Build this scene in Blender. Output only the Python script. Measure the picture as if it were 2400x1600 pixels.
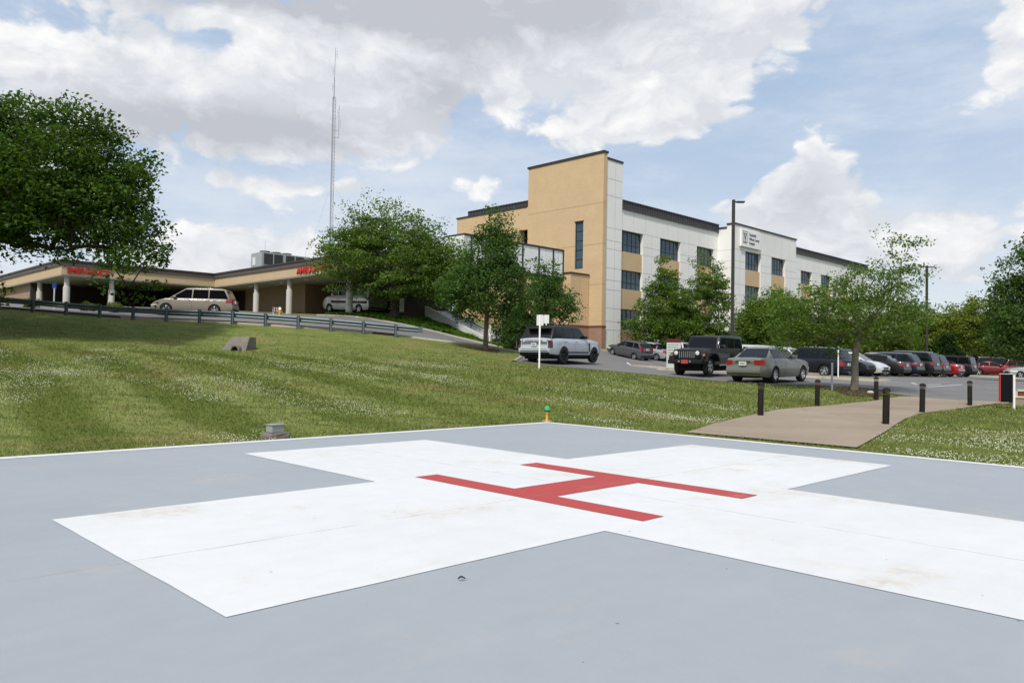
import bpy, bmesh, math, random
import numpy as np
from mathutils import Vector, Matrix, geometry as mg
for o in list(bpy.data.objects): bpy.data.objects.remove(o)
SC = bpy.context.scene
COL = SC.collection
R = math.radians
rng = np.random.default_rng(7)
random.seed(7)

# ------------------------------------------------------------------ camera
PITCH, ROLL, F24 = R(1.3725), R(1.0173), 1815.8
CAMZ = 1.30
_f = np.array([0, math.cos(PITCH), math.sin(PITCH)]); _r = np.array([1., 0, 0]); _u = np.cross(_r, _f)
_r2 = _r*math.cos(ROLL)+_u*math.sin(ROLL); _u2 = -_r*math.sin(ROLL)+_u*math.cos(ROLL)
cam_d = bpy.data.cameras.new('camera'); cam = bpy.data.objects.new('camera', cam_d); COL.objects.link(cam)
cam_d.sensor_width = 36; cam_d.lens = 36*F24/2400; cam_d.clip_start = 0.05; cam_d.clip_end = 9000
cam.matrix_world = Matrix(((_r2[0], _u2[0], -_f[0], 0), (_r2[1], _u2[1], -_f[1], 0), (_r2[2], _u2[2], -_f[2], CAMZ), (0, 0, 0, 1)))
SC.camera = cam
def ray(x, y):            # pixel of the 2352 px wide working copy -> direction with unit depth
    k = 2400/2352
    d = _f*F24+_r2*(x*k-1200)-_u2*(y*k-800)
    return d/d[1]
def at(x, y, Y): return np.array([0, 0, CAMZ])+ray(x, y)*Y

# ------------------------------------------------------------------ world, sun, exposure
SUN_AZ, SUN_EL = R(-160), R(52)       # azimuth from +Y clockwise
world = bpy.data.worlds.new('World'); SC.world = world; world.use_nodes = True; world.cycles.sampling_method = 'MANUAL'; world.cycles.sample_map_resolution = 256
class NT:
    def __init__(s, tree): s.t = tree; s.n = tree.nodes; s.l = tree.links
    def node(s, typ, **kw):
        n = s.n.new(typ)
        for k, v in kw.items(): setattr(n, k, v)
        return n
    def put(s, sock, v):
        if v is None: return
        if isinstance(v, bpy.types.NodeSocket): s.l.new(v, sock)
        else: sock.default_value = v
    def m(s, op, a, b=None, c=None, clamp=False):
        n = s.node('ShaderNodeMath', operation=op, use_clamp=clamp)
        s.put(n.inputs[0], a); s.put(n.inputs[1], b); s.put(n.inputs[2], c)
        return n.outputs[0]
    def vm(s, op, a, b=None):
        n = s.node('ShaderNodeVectorMath', operation=op); s.put(n.inputs[0], a); s.put(n.inputs[1], b)
        return n.outputs[0]
    def noise(s, vec, scale, detail=4, rough=.5, dist=0., out='Fac'):
        n = s.node('ShaderNodeTexNoise'); s.put(n.inputs['Vector'], vec)
        n.inputs['Scale'].default_value = scale; n.inputs['Detail'].default_value = detail
        n.inputs['Roughness'].default_value = rough; n.inputs['Distortion'].default_value = dist
        return n.outputs[out]
    def ramp(s, fac, stops, interp='LINEAR'):
        n = s.node('ShaderNodeValToRGB'); n.color_ramp.interpolation = interp; s.put(n.inputs[0], fac)
        e = n.color_ramp.elements
        while len(e) < len(stops): e.new(.5)
        for i, (p, c) in enumerate(stops):
            e[i].position = p; e[i].color = (*c, 1) if len(c) == 3 else c
        return n.outputs[0]
    def mix(s, fac, a, b, mode='MIX'):
        n = s.node('ShaderNodeMix', data_type='RGBA', blend_type=mode)
        s.put(n.inputs[0], fac)
        for k, v in ((6, a), (7, b)):
            if isinstance(v, tuple) and len(v) == 3: v = (*v, 1)
            s.put(n.inputs[k], v)
        return n.outputs[2]
    def smooth(s, v, a, b, lo=0., hi=1.):
        n = s.node('ShaderNodeMapRange', interpolation_type='SMOOTHSTEP')
        s.put(n.inputs[0], v); n.inputs[1].default_value = a; n.inputs[2].default_value = b
        n.inputs[3].default_value = lo; n.inputs[4].default_value = hi
        return n.outputs[0]

w = NT(world.node_tree); w.n.clear()
WSTR = 0.10
def build_sky():
    tc = w.node('ShaderNodeTexCoord').outputs['Generated']
    sky = w.node('ShaderNodeTexSky', sky_type='NISHITA'); sky.sun_disc = False
    sky.sun_elevation = SUN_EL; sky.sun_rotation = SUN_AZ; sky.air_density = 1.0; sky.dust_density = 2.2; sky.ozone_density = 1.6
    sep = w.node('ShaderNodeSeparateXYZ'); w.put(sep.inputs[0], tc)
    X, Y, Z = sep.outputs
    az = w.m('ARCTAN2', X, Y); el = w.m('ARCSINE', Z)
    def lobe(px, py, sx, sy, amp, tilt=0.):
        k = 2352/2400
        d = ray(px*k, py*k); a = math.atan2(d[0], d[1]); e = math.asin(d[2]/np.linalg.norm(d))
        sa, se = sx/F24*math.cos(a)**2*1.05, sy/F24*math.cos(a)
        da = w.m('SUBTRACT', az, a); de = w.m('SUBTRACT', el, e)
        if tilt: de = w.m('MULTIPLY_ADD', da, -tilt, de)
        q = w.m('ADD', w.m('POWER', w.m('DIVIDE', w.m('ABSOLUTE', da), sa), 2.), w.m('POWER', w.m('DIVIDE', w.m('ABSOLUTE', de), se), 2.))
        return w.m('MULTIPLY', w.m('EXPONENT', w.m('MULTIPLY', q, -1.)), amp)
    def total(lst):
        v = None
        for a in lst:
            b = lobe(*a); v = b if v is None else w.m('ADD', v, b)
        return v
    bias = total([(1350, 90, 480, 180, .78), (1180, 190, 170, 60, .35), (230, 150, 480, 205, .75), (640, 300, 270, 90, .55), (870, 200, 260, 150, .5), (1540, 265, 190, 80, .5),
                  (1780, 70, 270, 95, .42, .35), (2400, 70, 150, 150, .85), (1920, 410, 95, 90, .85), (1830, 470, 130, 60, .45), (1720, 505, 170, 45, .5), (2190, 560, 230, 90, .85),
                  (2030, 375, 50, 55, .3), (740, 440, 300, 26, .5), (480, 585, 330, 65, .7), (1090, 435, 80, 30, .28), (1000, 40, 600, 90, .5), (2090, 700, 330, 60, .3), (2080, 500, 330, 85, .30), (2330, 400, 70, 40, .35), (1300, 640, 500, 70, .15),
                  (505, 98, 100, 46, -.62), (1760, 355, 110, 40, -.35), (2200, 470, 120, 40, -.2), (2080, 180, 120, 150, -.7), (1230, 400, 330, 70, -.3), (1560, 405, 130, 60, -.35), (620, 400, 260, 30, -.25), (2200, 380, 160, 60, -.15)])
    # outside the view: broken cover over darker sky, shaped so sunlight dominates
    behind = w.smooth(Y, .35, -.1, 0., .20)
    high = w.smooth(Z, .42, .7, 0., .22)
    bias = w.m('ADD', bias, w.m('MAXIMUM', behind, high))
    mp = w.node('ShaderNodeMapping'); w.put(mp.inputs[0], tc); mp.inputs['Scale'].default_value = (1, 1, 1.55)
    p = mp.outputs[0]
    warp = w.noise(p, 4.5, 6, .55, out='Color')
    pw = w.vm('ADD', p, w.vm('MULTIPLY', w.vm('SUBTRACT', warp, (.5, .5, .5)), (.16, .16, .16)))
    def billow(q, det):
        v = w.node('ShaderNodeTexVoronoi'); v.feature = 'F1'; w.put(v.inputs['Vector'], q)
        v.inputs['Scale'].default_value = 9.; v.inputs['Detail'].default_value = det; v.inputs['Roughness'].default_value = .5; v.inputs['Lacunarity'].default_value = 2.3
        return w.m('SUBTRACT', .44, v.outputs['Distance'])
    def puff(q, det): return w.m('MULTIPLY', w.m('SUBTRACT', w.noise(q, 6., det, .58), .5), 2.3)
    hn = puff(pw, 9); hb = billow(pw, 2.); h0 = w.m('MULTIPLY_ADD', hb, .75, hn); h_up = puff(w.vm('ADD', pw, (-.006, -.004, .022)), 6)
    n2 = w.noise(pw, 2.6, 5, .5)
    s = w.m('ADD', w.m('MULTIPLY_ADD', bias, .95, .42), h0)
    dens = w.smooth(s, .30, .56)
    veil = w.m('MULTIPLY', w.smooth(w.noise(w.vm('MULTIPLY', p, (1., 1., 2.2)), 3.4, 8, .62), .38, .72), .50)
    thick = w.smooth(s, .55, 1.5)
    relief = w.m('MINIMUM', w.m('MAXIMUM', w.m('MULTIPLY_ADD', hb, .5, w.m('SUBTRACT', hn, h_up)), -.35), .35)
    dark = total([(700, 0, 620, 60, .75), (1150, 5, 300, 50, .3), (600, 310, 320, 55, .55), (1050, 225, 90, 80, .45), (1330, 35, 160, 50, .3), (330, 300, 260, 60, .3)])
    lit = w.m('ADD', .91, w.m('MULTIPLY', relief, .62))
    lit = w.m('SUBTRACT', lit, w.m('MULTIPLY', dark, .40))
    lit = w.m('SUBTRACT', lit, w.m('MULTIPLY', w.m('MULTIPLY', thick, w.smooth(n2, .38, .64)), .20))
    lit = w.m('MINIMUM', w.m('MAXIMUM', lit, .50), 1.02)
    cc = w.ramp(lit, [(.50, (.50, .52, .57)), (.74, (.70, .725, .765)), (.97, (.91, .91, .905))])
    ccs = w.vm('MULTIPLY', cc, (1/WSTR,)*3)
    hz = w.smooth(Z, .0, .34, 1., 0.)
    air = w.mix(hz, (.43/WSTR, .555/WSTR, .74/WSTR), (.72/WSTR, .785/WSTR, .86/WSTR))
    blue = w.mix(w.smooth(Y, -.15, .55, .30, .84), sky.outputs[0], air)  # unseen sky left darker, lowering fill against the sun
    blue = w.mix(veil, blue, (.80/WSTR, .825/WSTR, .86/WSTR))
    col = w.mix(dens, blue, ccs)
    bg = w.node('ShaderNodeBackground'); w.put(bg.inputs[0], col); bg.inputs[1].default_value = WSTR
    out = w.node('ShaderNodeOutputWorld'); w.l.new(bg.outputs[0], out.inputs[0])
build_sky()
sd = bpy.data.lights.new('sun', 'SUN'); sd.energy = 3.0; sd.angle = R(4); sd.color = (1., .96, .89)
sun = bpy.data.objects.new('sun', sd); COL.objects.link(sun)
_to = Vector((math.sin(SUN_AZ)*math.cos(SUN_EL), math.cos(SUN_AZ)*math.cos(SUN_EL), math.sin(SUN_EL)))
sun.rotation_euler = _to.to_track_quat('Z', 'Y').to_euler(); sun.location = _to*60
SC.view_settings.view_transform = 'Standard'; SC.view_settings.look = 'None'
SC.view_settings.exposure = 0.12; SC.view_settings.gamma = 1
SC.cycles.max_bounces = 6; SC.cycles.transparent_max_bounces = 4

TH = R(45.2419); PHI = R(90)-TH                        # the pad and both buildings share this axis
E1 = np.array([math.sin(TH), math.cos(TH)]); E2 = np.array([-math.cos(TH), math.sin(TH)])
PADC = np.array([.749, 8.14])
# ------------------------------------------------------------------ materials
M = {}
def principled(name, rough=.6, metal=0., spec=.4, coat=0.):
    m = bpy.data.materials.new(name); m.use_nodes = True; t = NT(m.node_tree)
    b = m.node_tree.nodes['Principled BSDF']
    b.inputs['Roughness'].default_value = rough; b.inputs['Metallic'].default_value = metal
    b.inputs['Specular IOR Level'].default_value = spec; b.inputs['Coat Weight'].default_value = coat
    M[name] = m
    return m, t, b
def mat(name, c, rough=.6, metal=0., spec=.4, coat=0., var=.12, scale=3., bump=0., bscale=60., dirt=0.):
    m, t, b = principled(name, rough, metal, spec, coat)
    tc = t.node('ShaderNodeTexCoord').outputs['Object']
    n = t.noise(tc, scale, 6, .6)
    c2 = t.mix(n, tuple(x*(1-var) for x in c), tuple(min(1, x*(1+var)) for x in c))
    if dirt:
        d = t.smooth(t.noise(tc, scale*.35, 5, .65), .48, .75)
        c2 = t.mix(t.m('MULTIPLY', d, dirt), c2, (.30, .26, .20))
    t.put(b.inputs['Base Color'], c2)
    if bump:
        bn = t.node('ShaderNodeBump'); bn.inputs['Strength'].default_value = bump; bn.inputs['Distance'].default_value = .01
        t.put(bn.inputs['Height'], t.noise(tc, bscale, 4, .6)); t.put(b.inputs['Normal'], bn.outputs[0])
    return m
mat('white_paint', (.86, .85, .825), .6, var=.05, scale=.6, dirt=.10)
mat('dark_bronze', (.040, .034, .034), .5)
mat('band_metal', (.060, .058, .062), .45, var=.2)
mat('joint', (.44, .44, .43), .8)
mat('tan_joint', (.40, .29, .16), .8)
mat('soffit', (.42, .39, .36), .8)
mat('concrete_light', (.52, .50, .46), .8, bump=.2, dirt=.25)
mat('concrete_old', (.19, .17, .148), .9, var=.35, scale=2.5, bump=.6, bscale=25, dirt=.4)
mat('red_letter', (.55, .018, .022), .4)
mat('black', (.010, .010, .011), .6, spec=.2)
mat('rubber', (.016, .016, .017), .8)
mat('under', (.008, .008, .009), .9)
mat('glass_dark', (.006, .007, .009), .08, spec=.35, var=.3)
mat('glass_cabin', (.022, .026, .028), .08, spec=.4)
mat('silver_rim', (.55, .56, .57), .3, .7)
mat('black_rim', (.02, .02, .022), .35, .4)
mat('chrome', (.7, .7, .7), .15, .9)
mat('galv', (.125, .16, .18), .5, .4, var=.25, scale=1.5)
mat('lamp_red', (.30, .008, .010), .2, spec=.7)
mat('lamp_clear', (.70, .72, .74), .15, spec=.8)
mat('lamp_amber', (.55, .2, .02), .25)
mat('plate', (.62, .64, .62), .4, var=.1, scale=30)
mat('plate_red', (.45, .06, .05), .4, var=.3, scale=20)
mat('bollard_brown', (.018, .014, .012), .7, spec=.15, var=.4, scale=6)
mat('rust', (.16, .07, .03), .8)
mat('mast', (.30, .31, .33), .5, .5)
mat('hvac', (.36, .39, .39), .55)
mat('hvac_dark', (.045, .05, .052), .6, var=.3)
mat('yellow_paint', (.70, .42, .07), .5, var=.25, scale=30)
mat('mulch', (.055, .026, .016), .95, var=.6, scale=30, bump=1, bscale=60)
mat('bark', (.12, .095, .07), .9, var=.35, scale=8, bump=.8, bscale=30)
mat('bark_dark', (.045, .036, .028), .9, var=.35, scale=8)
mat('bark_pale', (.22, .19, .155), .9, var=.3, scale=8, bump=.6, bscale=30)
mat('white_line', (.74, .74, .72), .7, var=.2, scale=4)
mat('sign_blue', (.03, .10, .42), .4)
mat('sign_back', (.72, .73, .72), .45)
mat('elec_grey', (.30, .325, .315), .45)
mat('edging', (.075, .06, .05), .9, var=.4, scale=3)
mat('unit_beige', (.46, .43, .29), .7)
mat('lamp_smoke', (.05, .012, .011), .15, spec=.8)
mat('orange', (.75, .12, .02), .5)
mat('maroon', (.10, .012, .012), .5)
mat('brick_red', (.17, .065, .042), .85, var=.25, scale=9)
mat('rock', (.55, .50, .42), .8)
mat('ink', (.05, .05, .055), .6)
mat('crest', (.035, .03, .028), .5)
mat('mirrored_sky', (.78, .80, .81), .12, spec=.7, var=.04, scale=1.2)  # white colour paints the sky mirrored in the walkway glazing
mat('sign_black', (.005, .006, .009), .6, spec=.15)
mat('sign_edge', (.62, .05, .03), .5)
mat('planter_cap', (.55, .48, .38), .8)
mat('green_text', (.12, .22, .16), .6)
mat('sign_panel', (.50, .54, .52), .5)

def m_helipad():
    def base(name, c, stain=.5):
        m, t, b = principled(name, .62, spec=.3)
        tc = t.node('ShaderNodeTexCoord').outputs['Object']
        big = t.noise(tc, .55, 5, .6); mid = t.noise(tc, 4.5, 6, .65); fine = t.noise(tc, 90., 3, .6)
        v = t.m('ADD', t.m('ADD', t.m('MULTIPLY', big, .16), t.m('MULTIPLY', mid, .13)), t.m('MULTIPLY', fine, .09))
        sm = t.node('ShaderNodeMapping'); t.put(sm.inputs[0], tc); sm.inputs['Scale'].default_value = (.35, 5.5, 1)
        v = t.m('ADD', v, t.m('MULTIPLY', t.noise(sm.outputs[0], 1., 4, .6), .07)); v = t.m('ADD', v, .775)
        cv = t.vm('MULTIPLY', t.node('ShaderNodeCombineColor').outputs[0], (0, 0, 0))
        g = t.node('ShaderNodeCombineXYZ'); 
        for i in range(3): t.put(g.inputs[i], v)
        cv = t.vm('MULTIPLY', g.outputs[0], c)
        st = t.smooth(t.noise(t.vm('ADD', tc, (3.1, 7.7, 0)), .75, 6, .62), .53, .73)
        st = t.m('MULTIPLY', st, t.smooth(t.noise(tc, 9., 5, .7), .35, .62))
        cv = t.mix(t.m('MULTIPLY', st, stain), cv, (.52, .43, .31))
        # specks of grit
        vor = t.node('ShaderNodeTexVoronoi'); t.put(vor.inputs['Vector'], tc); vor.inputs['Scale'].default_value = 2.6
        sp = t.m('LESS_THAN', vor.outputs['Distance'], t.m('MULTIPLY', t.noise(tc, 14., 2, .5), .05))
        cv = t.mix(t.m('MULTIPLY', sp, .75), cv, (.10, .09, .075))
        # saw-cut joints through the middle of the slab, both ways
        se = t.node('ShaderNodeSeparateXYZ'); t.put(se.inputs[0], tc)
        for ax, off in ((0, -.06), (1, -.14)):
            wob = t.m('MULTIPLY', t.m('SUBTRACT', t.noise(tc, 1.2, 4, .6), .5), .05)
            d = t.m('ABSOLUTE', t.m('ADD', t.m('ADD', se.outputs[ax], -off), wob))
            ln = t.m('LESS_THAN', d, t.m('MULTIPLY', t.smooth(t.noise(tc, 3., 4, .6), .3, .75), .011))
            cv = t.mix(t.m('MULTIPLY', ln, .55), cv, (.20, .20, .21))
        t.put(b.inputs['Base Color'], cv)
        bn = t.node('ShaderNodeBump'); bn.inputs['Strength'].default_value = .12; bn.inputs['Distance'].default_value = .004
        t.put(bn.inputs['Height'], t.noise(tc, 130., 4, .6)); t.put(b.inputs['Normal'], bn.outputs[0])
    base('pad_grey', (.325, .352, .380), .45); base('pad_white', (.655, .665, .665), .70); base('pad_red', (.42, .056, .052), .35)
m_helipad()

def m_brick(name, c1, c2, mortar, sc=1.):
    m, t, b = principled(name, .85, spec=.2)
    tc = t.node('ShaderNodeTexCoord').outputs['Object']
    geo = t.node('ShaderNodeNewGeometry').outputs['Normal']
    # running coordinate along the wall = x+y of the building's own frame
    se = t.node('ShaderNodeSeparateXYZ'); t.put(se.inputs[0], tc)
    cb = t.node('ShaderNodeCombineXYZ'); t.put(cb.inputs[0], t.m('ADD', se.outputs[0], se.outputs[1])); t.put(cb.inputs[1], se.outputs[2])
    br = t.node('ShaderNodeTexBrick'); t.put(br.inputs['Vector'], cb.outputs[0])
    br.inputs['Scale'].default_value = 1.; br.inputs['Brick Width'].default_value = .40*sc; br.inputs['Row Height'].default_value = .20*sc
    br.inputs['Mortar Size'].default_value = .010; br.inputs['Color1'].default_value = (*c1, 1); br.inputs['Color2'].default_value = (*c2, 1); br.inputs['Mortar'].default_value = (*mortar, 1)
    n = t.noise(tc, .5, 5, .6)
    g = t.node('ShaderNodeCombineXYZ'); v = t.m('MULTIPLY_ADD', n, .22, .89)
    for i in range(3): t.put(g.inputs[i], v)
    t.put(b.inputs['Base Color'], t.vm('MULTIPLY', br.outputs[0], g.outputs[0]))
m_brick('tan_brick', (.63, .460, .275), (.60, .437, .262), (.57, .415, .25))
m_brick('fascia_tan', (.56, .43, .27), (.54, .415, .26), (.52, .40, .25))
m_brick('brown_brick', (.37, .225, .165), (.33, .20, .145), (.32, .21, .16))
m_brick('wing_brick', (.36, .255, .17), (.32, .225, .15), (.30, .22, .16), .6)

def m_window():
    m, t, b = principled('window_glass', .05, spec=.6)
    tc = t.node('ShaderNodeTexCoord').outputs['Object']
    n = t.noise(tc, .35, 3, .5)
    t.put(b.inputs['Base Color'], t.mix(n, (.018, .045, .065), (.045, .095, .13)))  # blue base colour paints the reflected sky into the glass
m_window()

def m_paint(name, c, metal=.25):
    lum = max(c); m, t, b = principled(name, .38 if lum < .1 else .30, metal if lum > .1 else .05, .30 if lum < .1 else .45, .38 if lum < .1 else .6)
    b.inputs['Coat Roughness'].default_value = .06
    tc = t.node('ShaderNodeTexCoord').outputs['Object']
    n = t.noise(tc, 2., 5, .6)
    t.put(b.inputs['Base Color'], t.mix(n, tuple(x*.92 for x in c), tuple(min(1, x*1.06) for x in c)))
    return m
for n_, c_ in dict(p_silver=(.50, .53, .58), p_black=(.010, .010, .012), p_navy=(.006, .008, .013), p_sage=(.165, .168, .145), p_bluewagon=(.013, .019, .038), p_red=(.33, .012, .014), p_dkred=(.17, .010, .014),
                   p_white=(.72, .72, .71), p_ltsilver=(.42, .43, .44), p_grey=(.10, .10, .115), p_gold=(.27, .235, .195), p_charcoal=(.026, .027, .030)).items(): m_paint(n_, c_)

for n_ in ('p_gold',):
    b_ = M[n_].node_tree.nodes['Principled BSDF']; b_.inputs['Roughness'].default_value = .5; b_.inputs['Coat Weight'].default_value = .1; b_.inputs['Metallic'].default_value = .1
def lawn_colour(t):
    pos = t.node('ShaderNodeNewGeometry').outputs['Position']
    se = t.node('ShaderNodeSeparateXYZ'); t.put(se.inputs[0], pos)
    wob = t.m('MULTIPLY', t.m('SUBTRACT', t.noise(pos, .25, 3, .5), .5), 1.2)
    s = t.m('ADD', t.m('ADD', t.m('MULTIPLY', se.outputs[0], .80), t.m('MULTIPLY', se.outputs[1], .60)), wob)
    stripe = t.smooth(t.m('SINE', t.m('MULTIPLY', s, 2*math.pi/2.6)), -.5, .5)
    lf = t.m('MULTIPLY', t.smooth(se.outputs[0], 2., -7., .25, 1.), t.smooth(se.outputs[1], 37., 34., .12, 1.))                    # mown stripes are strongest in the left half
    stripe = t.m('ADD', t.m('MULTIPLY', t.m('SUBTRACT', stripe, .5), lf), .5)
    st = t.node('ShaderNodeMapping'); t.put(st.inputs[0], pos); st.inputs['Scale'].default_value = (.55, 1.5, 1)
    patch = t.noise(pos, .30, 5, .62); mid = t.noise(st.outputs[0], 1.3, 6, .68); tuft = t.noise(st.outputs[0], 5., 4, .65)
    c = t.mix(stripe, (.128, .157, .035), (.222, .246, .082))
    c = t.mix(t.m('MULTIPLY', t.smooth(mid, .42, .66), .85), c, (.100, .137, .030))
    c = t.mix(t.m('MULTIPLY', t.smooth(tuft, .50, .70), .45), c, (.085, .115, .028))
    c = t.mix(t.m('MULTIPLY', t.smooth(patch, .50, .72), .65), c, (.250, .200, .085))
    c = t.mix(t.m('MULTIPLY', t.smooth(t.noise(pos, .55, 4, .6), .66, .76), .75), c, (.24, .150, .080))
    # scorched, edged strip of turf along the slab
    du = t.m('ABSOLUTE', t.m('ADD', t.m('MULTIPLY', t.m('SUBTRACT', se.outputs[0], PADC[0]), E1[0]), t.m('MULTIPLY', t.m('SUBTRACT', se.outputs[1], PADC[1]), E1[1])))
    dv = t.m('ABSOLUTE', t.m('ADD', t.m('MULTIPLY', t.m('SUBTRACT', se.outputs[0], PADC[0]), E2[0]), t.m('MULTIPLY', t.m('SUBTRACT', se.outputs[1], PADC[1]), E2[1])))
    ed = t.m('ADD', t.m('SUBTRACT', t.m('MAXIMUM', du, dv), 3.862*1.525), t.m('MULTIPLY', t.m('SUBTRACT', t.noise(pos, 2.2, 5, .7), .5), .9))
    c = t.mix(t.m('MULTIPLY', t.smooth(ed, .42, .02), .8), c, (.20, .135, .065))
    return c, pos
def m_ground():
    m, t, b = principled('lawn', .95, spec=.05)
    c, pos = lawn_colour(t)
    fine = t.noise(pos, 16., 6, .72); vf = t.noise(pos, 70., 3, .7)
    f = t.m('ADD', t.m('MULTIPLY', fine, .75), t.m('MULTIPLY', vf, .55)); f = t.m('MULTIPLY_ADD', t.m('SUBTRACT', f, .65), 2.4, 1.0)
    g = t.node('ShaderNodeCombineXYZ')
    for i in range(3): t.put(g.inputs[i], f)
    t.put(b.inputs['Base Color'], t.vm('MULTIPLY', c, g.outputs[0]))
    bn = t.node('ShaderNodeBump'); bn.inputs['Strength'].default_value = .6; bn.inputs['Distance'].default_value = .03
    t.put(bn.inputs['Height'], t.m('ADD', fine, vf)); t.put(b.inputs['Normal'], bn.outputs[0])
    m2, t2, b2 = principled('grass_blade', .7, spec=.1)
    c2, _ = lawn_colour(t2); rnd = t2.node('ShaderNodeNewGeometry').outputs['Random Per Island']
    g = t2.node('ShaderNodeCombineXYZ'); v = t2.m('MULTIPLY_ADD', rnd, 1.1, .75)
    for i in range(3): t2.put(g.inputs[i], v)
    col = t2.vm('MULTIPLY', c2, g.outputs[0]); t2.put(b2.inputs['Base Color'], col)
    tr = t2.node('ShaderNodeBsdfTranslucent'); t2.put(tr.inputs[0], col); mx = t2.node('ShaderNodeMixShader'); mx.inputs[0].default_value = .35
    out = [n for n in t2.n if n.type == 'OUTPUT_MATERIAL'][0]
    t2.l.new(b2.outputs[0], mx.inputs[1]); t2.l.new(tr.outputs[0], mx.inputs[2]); t2.l.new(mx.outputs[0], out.inputs[0])
m_ground()
def m_asphalt(name, c, patchy=.25):
    m, t, b = principled(name, .9, spec=.25)
    pos = t.node('ShaderNodeNewGeometry').outputs['Position']
    a = t.noise(pos, .35, 6, .6); f = t.noise(pos, 40., 4, .7)
    v = t.m('ADD', t.m('MULTIPLY_ADD', t.m('SUBTRACT', a, .5), patchy*2, 1.), t.m('MULTIPLY', t.m('SUBTRACT', f, .5), .35))
    g = t.node('ShaderNodeCombineXYZ')
    for i in range(3): t.put(g.inputs[i], v)
    cc = t.vm('MULTIPLY', g.outputs[0], c)
    vor = t.node('ShaderNodeTexVoronoi', feature='DISTANCE_TO_EDGE'); vor.inputs['Scale'].default_value = .22
    t.put(vor.inputs['Vector'], t.vm('ADD', pos, t.noise(pos, .8, 4, .6, out='Color')))
    crack = t.m('LESS_THAN', vor.outputs['Distance'], .0035)
    cc = t.mix(t.m('MULTIPLY', crack, .5), cc, tuple(x*.45 for x in c))
    t.put(b.inputs['Base Color'], cc)
    bn = t.node('ShaderNodeBump'); bn.inputs['Strength'].default_value = .4; bn.inputs['Distance'].default_value = .006
    t.put(bn.inputs['Height'], f); t.put(b.inputs['Normal'], bn.outputs[0])
m_asphalt('asphalt', (.175, .170, .168)); m_asphalt('path_concrete', (.300, .243, .182), .42); m_asphalt('kerb_concrete', (.36, .32, .26), .3)

def m_leaf(name, cols, trans=.35):
    m = bpy.data.materials.new(name); m.use_nodes = True; t = NT(m.node_tree); t.n.clear()
    geo = t.node('ShaderNodeNewGeometry')
    tc = t.node('ShaderNodeTexCoord').outputs['Object']
    f = t.m('ADD', t.m('MULTIPLY', geo.outputs['Random Per Island'], .6), t.m('MULTIPLY', t.smooth(t.noise(tc, .7, 4, .6), .3, .7), .4))
    c = t.ramp(f, [(i/(len(cols)-1), x) for i, x in enumerate(cols)])
    d = t.node('ShaderNodeBsdfPrincipled'); t.put(d.inputs['Base Color'], c); d.inputs['Roughness'].default_value = .6; d.inputs['Specular IOR Level'].default_value = .15
    tr = t.node('ShaderNodeBsdfTranslucent'); t.put(tr.inputs[0], t.vm('MULTIPLY', c, (1.3, 1.5, .7)))
    mx = t.node('ShaderNodeMixShader'); mx.inputs[0].default_value = trans
    t.l.new(d.outputs[0], mx.inputs[1]); t.l.new(tr.outputs[0], mx.inputs[2])
    o = t.node('ShaderNodeOutputMaterial'); t.l.new(mx.outputs[0], o.inputs[0]); M[name] = m
m_leaf('leaf_deep', [(0.037, 0.073, 0.013), (0.062, 0.115, 0.019), (0.106, 0.175, 0.028)])
m_leaf('leaf_mid', [(0.065, 0.111, 0.022), (0.108, 0.178, 0.032), (0.182, 0.263, 0.053)])
m_leaf('leaf_maple', [(0.044, 0.09, 0.021), (0.069, 0.132, 0.031), (0.109, 0.184, 0.045)])
m_leaf('leaf_fresh', [(0.072, 0.124, 0.021), (0.111, 0.182, 0.029), (0.169, 0.247, 0.044)])
m_leaf('leaf_olive', [(0.078, 0.111, 0.02), (0.124, 0.169, 0.029), (0.182, 0.221, 0.044)])
m_leaf('leaf_yellow', [(.105, .145, .020), (.160, .205, .032), (.235, .275, .058)])
m_leaf('leaf_dark', [(.016, .034, .010), (.028, .055, .014), (.05, .085, .02)])
m_leaf('leaf_ivy', [(0.056, 0.119, 0.013), (0.094, 0.181, 0.021), (0.15, 0.25, 0.033)])
mat('petal', (.66, .68, .52), .8, var=.15, scale=1.)

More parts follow.
